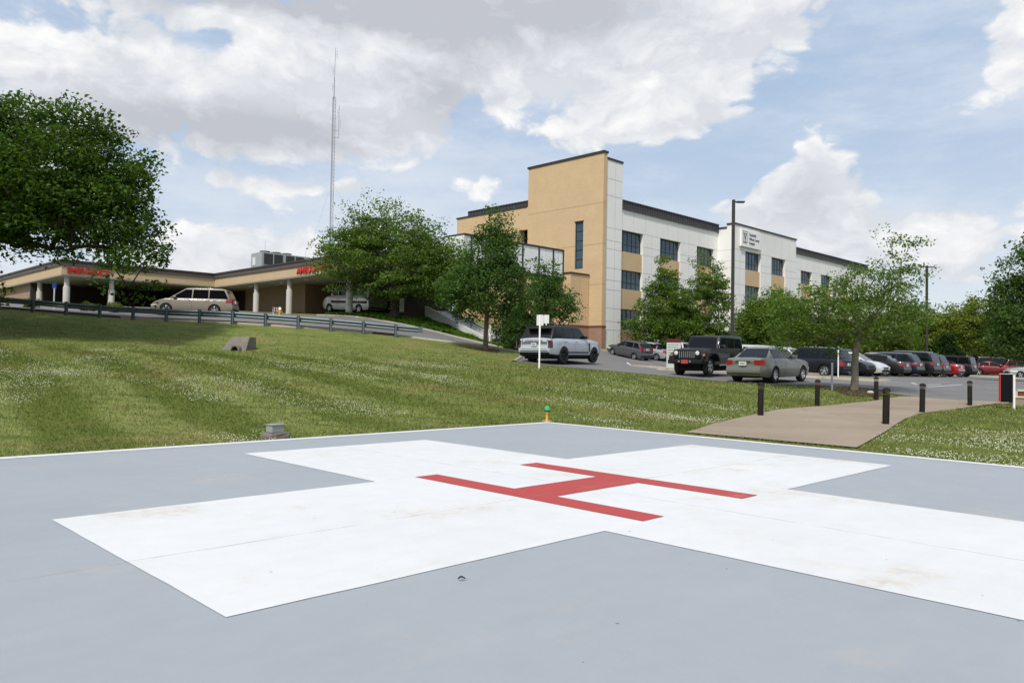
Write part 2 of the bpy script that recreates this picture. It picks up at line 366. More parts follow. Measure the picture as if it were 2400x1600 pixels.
# ------------------------------------------------------------------ mesh helpers
class MB:
    def __init__(s): s.v = []; s.f = []; s.mi = []; s.cur = 0
    def add(s, vs, fs):
        b = len(s.v); s.v += [tuple(map(float, p)) for p in vs]
        for f in fs: s.f.append(tuple(b+i for i in f)); s.mi.append(s.cur)
        return s
    def box(s, x0, x1, y0, y1, z0, z1):
        return s.add([(x0, y0, z0), (x1, y0, z0), (x1, y1, z0), (x0, y1, z0), (x0, y0, z1), (x1, y0, z1), (x1, y1, z1), (x0, y1, z1)],
                     [(0, 3, 2, 1), (4, 5, 6, 7), (0, 1, 5, 4), (1, 2, 6, 5), (2, 3, 7, 6), (3, 0, 4, 7)])
    def lathe(s, prof, n=16, c=(0, 0, 0), axis='z', caps=True):
        vs = []; fs = []
        for (r, z) in prof:
            for i in range(n):
                a = 2*math.pi*i/n; p = (r*math.cos(a), r*math.sin(a), z)
                if axis == 'y': p = (p[0], p[2], p[1])
                if axis == 'x': p = (p[2], p[0], p[1])
                vs.append((p[0]+c[0], p[1]+c[1], p[2]+c[2]))
        k = len(prof)
        for j in range(k-1):
            for i in range(n):
                a, b = j*n+i, j*n+(i+1) % n
                fs.append((a, b, b+n, a+n))
        if caps: fs.append(tuple(range(n-1, -1, -1))); fs.append(tuple(range((k-1)*n, k*n)))
        return s.add(vs, fs)
    def bar(s, p, q, r, n=6, r2=None):
        p = Vector(p); q = Vector(q); d = q-p
        if d.length < 1e-6: return s
        z = d.normalized(); x = z.orthogonal().normalized(); y = z.cross(x); r2 = r if r2 is None else r2
        vs = [p+(x*math.cos(2*math.pi*i/n)+y*math.sin(2*math.pi*i/n))*r for i in range(n)]+[q+(x*math.cos(2*math.pi*i/n)+y*math.sin(2*math.pi*i/n))*r2 for i in range(n)]
        return s.add(vs, [(i, (i+1) % n, n+(i+1) % n, n+i) for i in range(n)]+[tuple(range(n-1, -1, -1)), tuple(range(n, 2*n))])
    def prism(s, pts, z0, z1):          # polygon in xy, counter clockwise
        n = len(pts)
        vs = [(x, y, z0) for x, y in pts]+[(x, y, z1) for x, y in pts]
        tri = mg.tessellate_polygon([[Vector((x, y, 0)) for x, y in pts]])
        fs = [(i, (i+1) % n, n+(i+1) % n, n+i) for i in range(n)]
        fs += [tuple(t) for t in tri]+[tuple(n+i for i in t) for t in tri]
        return s.add(vs, fs)
    def mesh(s, name, mats, bevel=0., smooth=0., normals=True):
        me = bpy.data.meshes.new(name); me.from_pydata(s.v, [], s.f)
        for m in (mats if isinstance(mats, (list, tuple)) else [mats]): me.materials.append(M[m] if isinstance(m, str) else m)
        if max(s.mi, default=0): me.polygons.foreach_set('material_index', s.mi)
        if normals or bevel:
            bm = bmesh.new(); bm.from_mesh(me)
            if normals: bmesh.ops.recalc_face_normals(bm, faces=bm.faces)
            if bevel:
                es = [e for e in bm.edges if e.is_manifold and e.calc_face_angle(0) > .4]
                bmesh.ops.bevel(bm, geom=es, offset=bevel, segments=2, affect='EDGES', profile=.5)
            bm.to_mesh(me); bm.free()
        if smooth: shade(me, smooth)
        return me
    def obs(s, name, mats, parent=None, **kw):           # every closed piece an object of its own
        for k in range(0, len(s.v)//8):
            q = MB(); q.v = s.v[8*k:8*k+8]; q.f = [tuple(i-8*k for i in f) for f in s.f[6*k:6*k+6]]; q.mi = [0]*6; q.ob(name, mats, parent, **kw)
    def ob(s, name, mats, parent=None, bevel=0., smooth=0., label=None, normals=True):
        return link(name, s.mesh(name, mats, bevel, smooth, normals), parent, label)
def shade(me, ang=40):
    me.polygons.foreach_set('use_smooth', [True]*len(me.polygons)); me.set_sharp_from_angle(angle=R(ang))
def link(name, me, parent=None, label=None):
    o = bpy.data.objects.new(name, me); COL.objects.link(o)
    if parent is not None: o.parent = parent
    if label: o['label'] = label
    return o
def tag(o, label=None, cat=None, group=None, kind=None):
    for k, v in (('label', label), ('category', cat), ('group', group), ('kind', kind)):
        if v: o[k] = v
    return o
def thing(name, label, cat, loc=(0, 0, 0), rz=0., group=None):
    o = bpy.data.objects.new(name, None); COL.objects.link(o); o.empty_display_size = .3
    o.location = loc; o.rotation_euler = (0, 0, rz)
    return tag(o, label, cat, group)
def copy_tree(o, parent=None):
    c = o.copy(); COL.objects.link(c)
    if parent is not None: c.parent = parent
    for ch in list(o.children): copy_tree(ch, c)
    return c
def np_mesh(name, V, F, m, smooth=False):           # F: (n,3) or (n,4) int array
    me = bpy.data.meshes.new(name); V = np.asarray(V, np.float32); F = np.asarray(F, np.int32)
    me.vertices.add(len(V)); me.vertices.foreach_set('co', V.ravel())
    k = F.shape[1]; me.loops.add(F.size); me.loops.foreach_set('vertex_index', F.ravel())
    me.polygons.add(len(F)); me.polygons.foreach_set('loop_start', np.arange(0, F.size, k, dtype=np.int32))
    me.polygons.foreach_set('loop_total', np.full(len(F), k, np.int32))
    me.materials.append(M[m]); me.update(calc_edges=True); me.validate()
    if smooth: me.polygons.foreach_set('use_smooth', [True]*len(F))
    return me
FONT_CACHE = {}
def text_mesh(txt, size, mats, depth=.02, bold=0., align='LEFT', condense=1.):
    cu = bpy.data.curves.new('lettering', 'FONT'); cu.body = txt; cu.size = size; cu.extrude = depth/2; cu.offset = bold; cu.align_x = align; cu.space_line = .95
    o = bpy.data.objects.new('lettering', cu); COL.objects.link(o); dg = bpy.context.evaluated_depsgraph_get()
    me = bpy.data.meshes.new_from_object(o.evaluated_get(dg)); bpy.data.objects.remove(o)
    me.materials.clear(); me.materials.append(M[mats])
    if condense != 1: me.transform(Matrix.Diagonal((condense, 1, 1, 1)))
    return me
def basis(o, xdir, ydir, loc):
    x = Vector(xdir).normalized(); y = Vector(ydir).normalized(); z = x.cross(y)
    o.matrix_local = Matrix(((x[0], y[0], z[0], loc[0]), (x[1], y[1], z[1], loc[1]), (x[2], y[2], z[2], loc[2]), (0, 0, 0, 1)))

# ------------------------------------------------------------------ terrain
CP = np.array([(.75, -3, -.05), (-4, 3.5, -.05), (5, 3.5, -.05), (-7.8, 8.1, -.05), (9.3, 8.1, -.05), (-3.4, 12.4, -.05), (5, 12.4, -.05), (.75, 16.6, -.05), (.75, 8, -.05), (-12, 5, -.05), (-20, 5, 0), (14, 6, 0),
 (6.15, 19.2, .02), (9.33, 23.7, .04), (12.88, 27.4, .10), (8.35, 17.3, 0), (11.5, 21.7, .02), (15.1, 25.6, .05), (14.5, 27.9, .2), (12.76, 29, .42), (10.84, 32.7, .55), (9.1, 35.6, .75), (2.52, 39, 1.14), (1.21, 33, .93),
 (18.94, 46.5, .63), (41, 70, .57), (53, 85, .7), (10.15, 67, 1.69), (8.3, 72, 2.5), (23, 86, 2.3), (45, 108, 2.2), (15, 55, .95), (28, 68, .9), (-1.47, 43, 1.84), (-23.8, 36, 1.72), (-14, 37, 1.54), (-5.9, 38, 1.5),
 (-29.8, 45, 3.72), (-17.1, 45, 3.06), (-6.6, 46, 2.52), (-45, 45, 4.05), (-60, 45, 4.2), (-45, 36, 1.9), (-20.7, 50.7, 3.8), (-30, 52, 4.1), (-22, 65, 4.95), (-18, 61, 4.62), (-14.5, 59, 4.45), (-36, 61.5, 5.1), (-46, 66, 5.3), (-46, 55, 4.6),
 (-10, 60, 4.6), (-8.2, 54, 4.0), (-1.5, 52, 2.3), (2, 55, 1.7), (6, 60, 1.6), (-1, 46, 2.05), (-4, 62, 4.7), (-10, 20, .6), (-20, 24, 1.05), (-4, 26, .72), (4, 26, .5), (-15, 30, 1.3), (8.6, 28.5, .36),
 (90, 30, .3), (90, 90, .6), (60, 130, 1.5), (0, 130, 4), (-60, 100, 5.5), (-70, 20, 1.2), (-60, -20, 0), (60, -20, 0), (30, 15, .05), (20, 24, .06), (30, 35, .45), (0, -25, 0), (19, 30, .2)], float)
def _U(r2): return np.where(r2 > 1e-9, r2*np.log(np.maximum(r2, 1e-9)), 0)
def _tps():
    P = CP[:, :2]/50; n = len(P)
    D = ((P[:, None]-P[None])**2).sum(-1); A = np.zeros((n+3, n+3)); A[:n, :n] = _U(D)+np.eye(n)*1e-4
    A[:n, n] = 1; A[:n, n+1:] = P; A[n, :n] = 1; A[n+1:, :n] = P.T
    return np.linalg.solve(A, np.r_[CP[:, 2], 0, 0, 0])
_W = _tps()
def G(x, y):
    x = np.asarray(x, float); y = np.asarray(y, float); sh = np.broadcast(x, y).shape
    X = np.clip(np.broadcast_to(x, sh).ravel(), -66, 88)/50; Y = np.clip(np.broadcast_to(y, sh).ravel(), -18, 126)/50
    out = np.empty(X.size); P = CP[:, :2]/50
    for i in range(0, X.size, 20000):
        xs, ys = X[i:i+20000], Y[i:i+20000]
        d = (xs[:, None]-P[None, :, 0])**2+(ys[:, None]-P[None, :, 1])**2
        out[i:i+20000] = _U(d)@_W[:-3]+_W[-3]+_W[-2]*xs+_W[-1]*ys
    # the pad's own plot is dead level
    u = (X*50-PADC[0])*E1[0]+(Y*50-PADC[1])*E1[1]; v = (X*50-PADC[0])*E2[0]+(Y*50-PADC[1])*E2[1]
    q = np.clip((np.maximum(np.abs(u), np.abs(v))-6.1)/2.5, 0, 1); q = q*q*(3-2*q)
    out = out*q+(-.045)*(1-q)
    return np.clip(out, -.3, 6.5).reshape(sh)
def g1(x, y): return float(G(x, y))
def gp(px, py, near=4., far=120.):                     # where a pixel of the photo meets the terrain
    ts = np.linspace(near, far, 1500); d = ray(px, py); z = CAMZ+d[2]*ts-G(d[0]*ts, ts)
    i = np.argmax(z < 0)
    t = ts[i]-(ts[i]-ts[i-1])*(-z[i])/(z[i-1]-z[i]+1e-9) if i > 0 else ts[-1]
    return np.array([d[0]*t, t])
def inpoly(P, poly):
    x, y = P[:, 0], P[:, 1]; c = np.zeros(len(P), bool); n = len(poly); j = n-1
    for i in range(n):
        xi, yi = poly[i]; xj, yj = poly[j]
        k = ((yi > y) != (yj > y)) & (x < (xj-xi)*(y-yi)/((yj-yi) or 1e-9)+xi); c ^= k; j = i
    return c
def densify(poly, step, closed=True):
    out = []; n = len(poly)
    for i in range(n if closed else n-1):
        a = np.array(poly[i], float); b = np.array(poly[(i+1) % n], float); k = max(1, int(np.linalg.norm(b-a)/step))
        out += [tuple(a+(b-a)*t/k) for t in range(k)]
    if not closed: out.append(tuple(poly[-1]))
    return out
def drape(name, poly, step, off, m, parent=None):
    pb = densify(poly, step); a = np.array(pb); lo, hi = a.min(0), a.max(0)
    gx, gy = np.meshgrid(np.arange(lo[0]+step*.37, hi[0], step), np.arange(lo[1]+step*.41, hi[1], step))
    Q = np.c_[gx.ravel(), gy.ravel()]; Q = Q[inpoly(Q, pb)]
    if len(Q):                                          # keep interior points off the boundary
        keep = np.ones(len(Q), bool)
        for p in a: keep &= ((Q-p)**2).sum(1) > (step*.4)**2
        Q = Q[keep]
    pts = [Vector(p) for p in pb]+[Vector(p) for p in Q]; n = len(pb)
    vs, _, fs, *_ = mg.delaunay_2d_cdt(pts, [], [list(range(n))], 1, 1e-4)
    V = np.array([tuple(v) for v in vs]); V3 = np.c_[V, G(V[:, 0], V[:, 1])+off]
    F = np.array([f if len(f) == 3 else f[:3] for f in fs])
    t = V3[F]; nz = np.cross(t[:, 1]-t[:, 0], t[:, 2]-t[:, 0])[:, 2]; F[nz < 0] = F[nz < 0][:, ::-1]
    return link(name, np_mesh(name, V3, F, m, True), parent)
def axis(a0, a1, st, far):
    mid = np.arange(a0, a1+1e-6, st); k = np.array([2, 6, 14, 30, 60, 120, 250, 500, 1000, 2000, far])
    return np.r_[a0-k[::-1], mid, a1+k]
def ground():
    xs = axis(-62, 84, .5, 4000); ys = axis(-16, 122, .5, 4000)
    gx, gy = np.meshgrid(xs, ys); V = np.c_[gx.ravel(), gy.ravel(), G(gx, gy).ravel()]
    nx = len(xs); i, j = np.meshgrid(np.arange(nx-1), np.arange(len(ys)-1)); a = (j*nx+i).ravel()
    o = link('ground', np_mesh('ground', V, np.c_[a, a+1, a+nx+1, a+nx], 'lawn', True)); tag(o, kind='structure')
ground()

# roads, path, kerbs
NEAR = [(-62, 46.2), (-45, 45.9), (-30, 45.8), (-17, 45.8), (-6.6, 46.6), (-3, 45.7), (-1, 44.9), (.5, 43.8), (.7, 42), (.2, 37.6), (4.56, 34.5), (8.67, 31.5), (11.8, 30.2), (13.4, 29), (14.6, 27.9)]
FAR_ = [(16, 27.3), (16.9, 27), (21, 26.2), (30, 22), (60, 12), (86, 5), (86, 60), (80, 112), (57, 107.8), (14.5, 66.6), (11.5, 70.5), (8.3, 70.2), (5, 65), (1.5, 58), (-.2, 53.5), (-.6, 50.6), (-4, 51), (-9, 52.2), (-14, 55.5), (-17.5, 60), (-24, 66.5), (-26.6, 68.5), (-35.5, 61), (-46, 71), (-62, 68)]
LOT = NEAR+FAR_
lot = drape('parking_lot', LOT, 1.0, .02, 'asphalt'); tag(lot, kind='structure')
PATH_L = [gp(*p) for p in ((1575, 995), (1640, 974), (1725, 955.5), (1783, 943), (1882, 934), (1958, 926), (2016, 920), (2075, 911))]+[(14.6, 27.9)]
PATH_R = [gp(*p) for p in ((1968, 1030.5), (2002, 1011), (2031, 995), (2074, 966), (2112, 952), (2162, 945), (2220, 937), (2290, 928))]
PATH = [tuple(p) for p in PATH_L]+[(16, 27.3), (16.9, 27), (19, 26.6)]+[tuple(p) for p in PATH_R[::-1]]
# tuck the near end against the pad
path = drape('path', PATH, .4, .028, 'path_concrete'); tag(path, kind='structure')
def kerb(name, line, h=.12, wd=.16, side=1, m='kerb_concrete'):
    L = np.array(densify(line, .5, False)); T = np.gradient(L, axis=0); T /= np.linalg.norm(T, axis=1)[:, None]
    N = np.c_[-T[:, 1], T[:, 0]]*side; z = G(L[:, 0], L[:, 1]); V = []; F = []
    for i, (p, n, zz) in enumerate(zip(L, N, z)):
        q = p+n*wd
        V += [(*p, zz-.12), (*p, zz+h-.02), (*(p+n*.03), zz+h), (*q, zz+h), (*q, zz-.12)]
    for i in range(len(L)-1):
        for k in range(4): F.append((i*5+k, i*5+k+1, (i+1)*5+k+1, (i+1)*5+k))
    me = np_mesh(name, V, np.array(F), m); tag(link(name, me), kind='structure'); return me
kerb('kerb', NEAR[:10], .09, .15, -1); kerb('kerb', NEAR[9:-1], .035, .10, -1, 'edging')
kerb('kerb', [(86, 5.3), (60, 12.3), (30, 22.3), (21, 26.4)], .10, .15, 1)
kerb('kerb', [(57, 107.6), (14.5, 66.4), (11.5, 70.3), (8.3, 70), (5, 64.8), (1.5, 57.8), (-.2, 53.3), (-.6, 50.4), (-4, 50.8), (-9, 52), (-14, 55.3)], .12, .15, -1)
def island(poly, h=.11):
    n = len(poly); P = densify(poly, .5); c = np.mean(P, axis=0)
    o = drape('traffic_island', poly, .45, h, 'lawn'); tag(o, kind='structure')
    pp = P+[P[0]]; kerb('kerb', pp, h+.02, .16, -1)
def rect(c, a, lx, ly):
    ux = np.array([math.cos(a), math.sin(a)]); uy = np.array([-ux[1], ux[0]]); c = np.array(c)
    out = []
    for k in range(24):
        t = 2*math.pi*k/24; sx = math.copysign(abs(math.cos(t))**.45, math.cos(t)); sy = math.copysign(abs(math.sin(t))**.45, math.sin(t))
        out.append(tuple(c+ux*lx/2*sx+uy*ly/2*sy))
    return out
ISL = [rect((16.9, 42.3), PHI+math.pi/2, 6.5, 2.6), rect((43.6, 71.5), PHI+math.pi/2, 12, 3.2), rect((9.6, 46.5), PHI+math.pi/2, 5., 1.8), rect((26, 57.5), PHI, 52, 1.3)]
for q in ISL: island(q)
# painted bay lines on the lot
def line_strip(mb, a, b, wd=.11):
    a = np.array(a, float); b = np.array(b, float); n = max(2, int(np.linalg.norm(b-a)/.5)); t = (b-a)/np.linalg.norm(b-a); nn = np.array([-t[1], t[0]])*wd/2
    for i in range(n):
        p, q = a+(b-a)*i/n, a+(b-a)*(i+1)/n
        mb.add([(*k, g1(*k)+.036) for k in (p-nn, q-nn, q+nn, p+nn)], [(0, 1, 2, 3)])
lines = MB(); ROW0 = np.array([17.75, 46.5])
for k in range(-1, 14):
    p = ROW0+E1*(2.7*k+1.35); line_strip(lines, p-E2*2.7, p+E2*2.4)
for (a, b) in (((1978.6, 877), (2037, 881)), ((2038, 878), (2072.4, 880)), ((2093.5, 880.6), (2106, 884)), ((2129, 885), (2162, 884)), ((2131, 890), (2210, 884.6)), ((2157, 878), (2181, 878.6)), ((1440, 833), (1500, 846)), ((1490, 840), (1506, 841.5))):
    line_strip(lines, gp(*a), gp(*b), .12)
for k in range(6):
    p = np.array([22., 27.5])+np.array([3.6, -.9])*k; line_strip(lines, p, p+np.array([2., 4.6]))
lo_ = lines.ob('painted_lines', 'white_line', lot, normals=False)

# ------------------------------------------------------------------ helipad
A = 1.525
def helipad():
    root = thing('helipad', 'grey painted square concrete helipad with white cross and red letter H', 'helipad', (*PADC, 0), PHI)
    c = 3.862*A
    mb = MB(); mb.box(-c, c, -c, c, -.25, 0); mb.ob('slab', 'pad_grey', root)
    bw = .20; z = .004; mb = MB()
    def sheet(x0, x1, y0, y1, zz=z): mb.add([(x0, y0, zz), (x1, y0, zz), (x1, y1, zz), (x0, y1, zz)], [(0, 1, 2, 3)])
    sheet(-c, c, c-bw, c); sheet(-c, c, -c, -c+bw); sheet(-c, -c+bw, -c+bw, c-bw); sheet(c-bw, c, -c+bw, c-bw)
    mb.ob('border_line', 'pad_white', root, normals=False)
    a, b = A, 2.968*A
    def wavy(name, pts, zz, m, j=.0022):           # hand-masked paint edge
        q = densify(pts, .25); q = [(x+rng.normal(0, j), y+rng.normal(0, j)) for x, y in q]
        mb2 = MB(); tri = mg.tessellate_polygon([[Vector((x, y, 0)) for x, y in q]])
        mb2.add([(x, y, zz) for x, y in q], [tuple(t) for t in tri]); o = mb2.ob(name, m, root)
        if o.data.polygons[0].normal.z < 0: o.data.flip_normals()
        return o
    wavy('cross_marking', [(-a, -b), (a, -b), (a, -a), (b, -a), (b, a), (a, a), (a, b), (-a, b), (-a, a), (-b, a), (-b, -a), (-a, -a)], .004, 'pad_white')
    h, wo, wi, cr = .99*A, .632*A, .432*A, .185*A; s = -.03*A
    wavy('letter_marking', [(-wo+s, -h), (-wi+s, -h), (-wi+s, -cr), (wi+s, -cr), (wi+s, -h), (wo+s, -h), (wo+s, h), (wi+s, h), (wi+s, cr), (-wi+s, cr), (-wi+s, h), (-wo+s, h)], .008, 'pad_red', .002)
    return root
helipad()
def pad_to_world(u, v): return PADC+E1*u*A+E2*v*A

def beacon():
    p = pad_to_world(3.955, 3.96); r = thing('landing_light', 'small green glass landing light on a yellow post at the far pad corner', 'light', (*p, 0))
    MB().lathe([(.001, .004), (.17, .004), (.17, .022), (.05, .03), (.001, .03)], 16).ob('base_plate', 'yellow_paint', r)
    MB().lathe([(.052, .03), (.045, .10), (.045, .24), (.058, .28), (.075, .30), (.078, .335), (.001, .335)], 16).ob('post', 'yellow_paint', r, smooth=40)
    MB().lathe([(.085, .337), (.092, .36), (.092, .395), (.088, .40), (.001, .40)], 16).ob('collar', 'lens_dark', r, smooth=40)
    MB().lathe([(.086, .401), (.088, .45), (.078, .50), (.055, .535), (.03, .553), (.001, .556)], 18).ob('lens', 'lens_green', r, smooth=60); r.scale = (.60,)*3
mat('lens_dark', (.008, .06, .055), .2)
def m_lens():
    m, t, b = principled('lens_green', .08, spec=.8)
    b.inputs['Base Color'].default_value = (.02, .30, .14, 1); b.inputs['Transmission Weight'].default_value = .35
    b.inputs['Emission Color'].default_value = (.10, .75, .30, 1); b.inputs['Emission Strength'].default_value = .28
m_lens(); beacon()
def jbox():
    p = pad_to_world(-.06, 4.20); z = g1(*p)
    r = thing('electrical_box', 'grey metal electrical box standing at the lawn edge of the pad', 'box', (*p, z), PHI+R(8))
    r.scale = (.56,)*3; b = .18
    MB().box(-.20, .20, -.15, .15, b+.015, b+.22).ob('enclosure', 'elec_grey', r, bevel=.006)
    MB().box(-.225, .225, -.175, .175, b+.222, b+.245).ob('lid', 'elec_grey', r, bevel=.006)
    for sx in (-1, 1):
        MB().box(sx*.14-.02, sx*.14+.02, -.11, .11, b, b+.015).ob('foot', 'black', r)
    mb = MB(); n = 20
    for zz, k in ((-.06, 1.), (.10, 1.02), (.165, .98), (b, .9)):
        for i in range(n):
            t = 2*math.pi*i/n; q = abs(math.cos(t))**.4; s = abs(math.sin(t))**.4
            mb.v.append((math.copysign(q, math.cos(t))*.36*k+random.gauss(0, .008), math.copysign(s, math.sin(t))*.27*k+random.gauss(0, .008), zz+random.gauss(0, .006)))
    for j in range(3):
        for i in range(n): mb.f.append((j*n+i, j*n+(i+1) % n, (j+1)*n+(i+1) % n, (j+1)*n+i)); mb.mi.append(0)
    mb.f.append(tuple(3*n+i for i in range(n))); mb.mi.append(0)
    o = mb.ob('footing', 'concrete_old', r)
jbox()
def leaf_litter():
    p = pad_to_world(-2.117, -1.184)
    mb = MB(); n = 9
    for i in range(n):
        t = i/(n-1)-.5; wd = .022*(1-(2*t)**2)+.002; zz = .012+.010*math.cos(t*5)+.006
        mb.v += [(t*.085, -wd, zz+.014), (t*.085, 0, zz), (t*.085, wd, zz+.016)]
    for i in range(n-1):
        for k in (0, 1): mb.f.append((i*3+k, i*3+k+1, i*3+k+4, i*3+k+3)); mb.mi.append(0)
    mb.bar((.04, 0, .016), (.075, .012, .010), .002, 5)
    me = mb.mesh('dry_leaf', 'bark_dark', smooth=60); me.transform(Matrix.Scale(.52, 4))
    o = link('dry_leaf', me); o.location = (*p, .004); o.rotation_euler = (0, 0, .3)
    tag(o, 'curled brown dead leaf lying on the grey paint of the pad', 'leaf')
leaf_litter()

# ------------------------------------------------------------------ trees
def tree(name, label, cat, base, trunk_h, trunk_r, blobs, n_cl, per, leaf, rc, lm, bark='bark', seed=0, flat=.6, shell=.45, droop=0., group=None, lean=(0, 0), limbs=None, stretch=1., width=.62, tilt=.55):
    rg = np.random.default_rng(seed); base = np.array(base, float)
    root = thing(name, label, cat, tuple(base), 0, group)
    B = np.array(blobs, float); vol = B[:, 3]*B[:, 4]*B[:, 5]; vol = vol**.8
    k = rg.choice(len(B), n_cl, p=vol/vol.sum()); d = rg.normal(size=(n_cl, 3)); d /= np.linalg.norm(d, axis=1)[:, None]
    r = shell+(1-shell)*rg.random(n_cl)**.6
    C = B[k, :3]+d*B[k, 3:]*r[:, None]*(1+rg.normal(0, .07, n_cl))[:, None]
    C[:, 2] = np.maximum(C[:, 2], trunk_h*.62)
    # skeleton: every clump hangs on the nearest lower, more inward node
    tz = max(trunk_h*1.15, B[:, 2].max()*.80); ax = np.array([B[:, 0].mean()*.6, B[:, 1].mean()*.6])
    nodes = []; par = []
    for i in range(9):
        t = i/8; nodes.append(np.array([lean[0]*t+ax[0]*t*t+rg.normal(0, .03)*tz*.1*(i > 0), lean[1]*t+ax[1]*t*t+rg.normal(0, .03)*tz*.1*(i > 0), t*tz])); par.append(i-1)
    trunk_n = len(nodes)
    order = np.argsort(np.linalg.norm(C-np.array([ax[0], ax[1], tz*.6]), axis=1))
    use = np.zeros(4000+n_cl*4); tips = []
    for ci in order:
        c = C[ci]; N = np.array(nodes); dv = c-N; dist = np.linalg.norm(dv, axis=1)
        cost = dist+np.where(N[:, 2] > c[2]+.1, (N[:, 2]-c[2])*1.5, 0)+np.where(np.arange(len(N)) < trunk_n, .25*dist+np.where(N[:, 2] < trunk_h*.85, 50, 0), 0)
        j = int(np.argmin(cost)); a = nodes[j]; L = dist[j]; ks = 2 if L < 2 else 3; pj = j
        for s in range(1, ks+1):
            t = s/ks; q = a+(c-a)*t+rg.normal(0, .05, 3)*L*(t < 1); q[2] += .10*L*math.sin(math.pi*t)
            nodes.append(q); par.append(pj); pj = len(nodes)-1
        tips.append(pj)
    cnt = np.zeros(len(nodes))
    for tp in tips:
        q = tp
        while q >= 0: cnt[q] += 1; q = par[q]
    rad = trunk_r*np.maximum(cnt, .7)**.5/np.maximum(cnt[0], 1)**.5
    rad[:trunk_n] = np.maximum(rad[:trunk_n], trunk_r*np.linspace(1, .10, trunk_n)); rad = np.maximum(rad, .006)
    rad[0] *= 1.35; V = []; F = []; ns = 7
    N = np.array(nodes)
    for i in range(1, len(nodes)):
        p, q = N[par[i]], N[i]; z = q-p; l = np.linalg.norm(z)
        if l < 1e-4: continue
        z /= l; x = np.cross(z, [.3, .7, .2]); x /= np.linalg.norm(x); y = np.cross(z, x); b = len(V); kk = ns if i < trunk_n else 5
        rp = rad[par[i]] if (i < trunk_n or par[i] >= trunk_n) else min(rad[par[i]], rad[i]*1.5)
        for (c, rr) in ((p, rp), (q, rad[i])):
            for m_ in range(kk):
                a = 2*math.pi*m_/kk; V.append(c+(x*math.cos(a)+y*math.sin(a))*rr)
        F += [(b+m_, b+(m_+1) % kk, b+kk+(m_+1) % kk, b+kk+m_) for m_ in range(kk)]
    V = np.array(V); V[:, 2] -= .08*(V[:, 2] < .05)
    link('trunk', np_mesh('trunk', V, np.array(F), bark, True), root)
    # leaves
    n = n_cl*per; ci = np.repeat(np.arange(n_cl), per); sc = rg.uniform(.65, 1.3, n_cl)[ci]*rc
    # each clump is a flattened spray along its twig
    tw = np.array([N[t]-N[par[t]] for t in tips]); inv = np.empty(n_cl, int); inv[order] = np.arange(n_cl); tw = tw[inv]
    tw /= np.linalg.norm(tw, axis=1)[:, None]+1e-6
    P = rg.normal(size=(n, 3)); P *= np.minimum(1, 1.35/(np.linalg.norm(P, axis=1)+1e-6))[:, None]; P *= sc[:, None]*.62; P[:, 2] *= flat
    P += tw[ci]*(rg.random(n)*sc*stretch)[:, None]
    P = P+C[ci]; P[:, 2] -= droop*((P[:, :2]-C[ci][:, :2])**2).sum(1)
    nrm = rg.normal(size=(n, 3))*tilt; nrm[:, 2] += .75; nrm /= np.linalg.norm(nrm, axis=1)[:, None]
    u = np.cross(nrm, rg.normal(size=(n, 3))); u /= np.linalg.norm(u, axis=1)[:, None]; v = np.cross(nrm, u)
    s = leaf*rg.uniform(.6, 1.35, n)[:, None]
    Q = np.stack([P-u*s*.5, P+v*s*width*.5-u*s*.08, P+u*s*.5-nrm*s*.12, P-v*s*width*.5-u*s*.08], 1).reshape(-1, 3)
    keep = np.repeat(P[:, 2] > trunk_h*.35, 4); 
    Fq = np.arange(4*n).reshape(-1, 4)[P[:, 2] > trunk_h*.35]
    link('crown', np_mesh('crown', Q, Fq, lm), root)
    return root
TREES_LATER = []

def mulch(c, r):
    n = 30; pts = []
    for i in range(n):
        t = 2*math.pi*i/n; q = r*(1+.18*math.sin(3*t+c[0])+.1*math.sin(5*t)); pts.append((c[0]+q*math.cos(t), c[1]+q*.9*math.sin(t)))
    o = drape('mulch', pts, .25, .022, 'mulch'); tag(o, kind='stuff', label='dark brown bark mulch round a tree trunk', cat='mulch')

# big old tree at the left edge
def T(px, py, Y): 
    p = at(px, py, Y); return (p[0], p[1], g1(p[0], p[1]))
x0, y0 = -29.0, 37.5; z0 = g1(x0, y0)
tree('shade_tree', 'huge dark green broad tree at the left whose limbs overhang the guardrail', 'tree', (x0, y0, z0), 3.6, .55,
     [(0, 0, 8.0, 6.5, 6, 3.8), (5.8, 0, 7.9, 4.2, 5, 2.9), (8.4, 0, 6.2, 2.5, 4, 2.3), (8.0, 0, 9.9, 1.3, 1.5, 1.3), (3.4, -1, 9.5, 2.6, 3, 1.7), (4.2, -1, 5.6, 3.4, 3, 1.5), (10.6, 0, 3.7, 1.3, 2.4, 2.1), (5.6, 0, 5.2, 3.6, 4, 1.3), (-4, 0, 6, 5, 6, 4), (1.8, -1, 3.6, 2.6, 3, 1.9), (10.6, 0, 8.5, 1.0, 1.2, .65), (9.2, 0, 7.4, 2.0, 3, 1.7), (10.9, 0, 5.8, .9, 1.2, .9), (2.9, -1, 2.2, 1.3, 2, 1.0)],
     1050, 105, .205, .84, 'leaf_deep', 'bark_dark', 3, .6, .35, .02)
p = T(905, 728, 54)
tree('zelkova_tree', 'wide layered green tree in front of the ambulance entrance', 'tree', p, 1.5, .30,
     [(0, 0, 3.8, 4.6, 4.2, 2.4), (-.6, 0, 5.6, 3.4, 3.2, 1.9), (-3.0, 0, 4.2, 2.4, 2.4, 1.6), (2.6, 0, 3.4, 2.6, 2.6, 2.0), (-2.4, 0, 5.3, 2.0, 2, 1.1)],
     520, 95, .17, .80, 'leaf_mid', 'bark_dark', 5, .28, .5, .03, stretch=1.5)
p = T(1115, 803, 43)
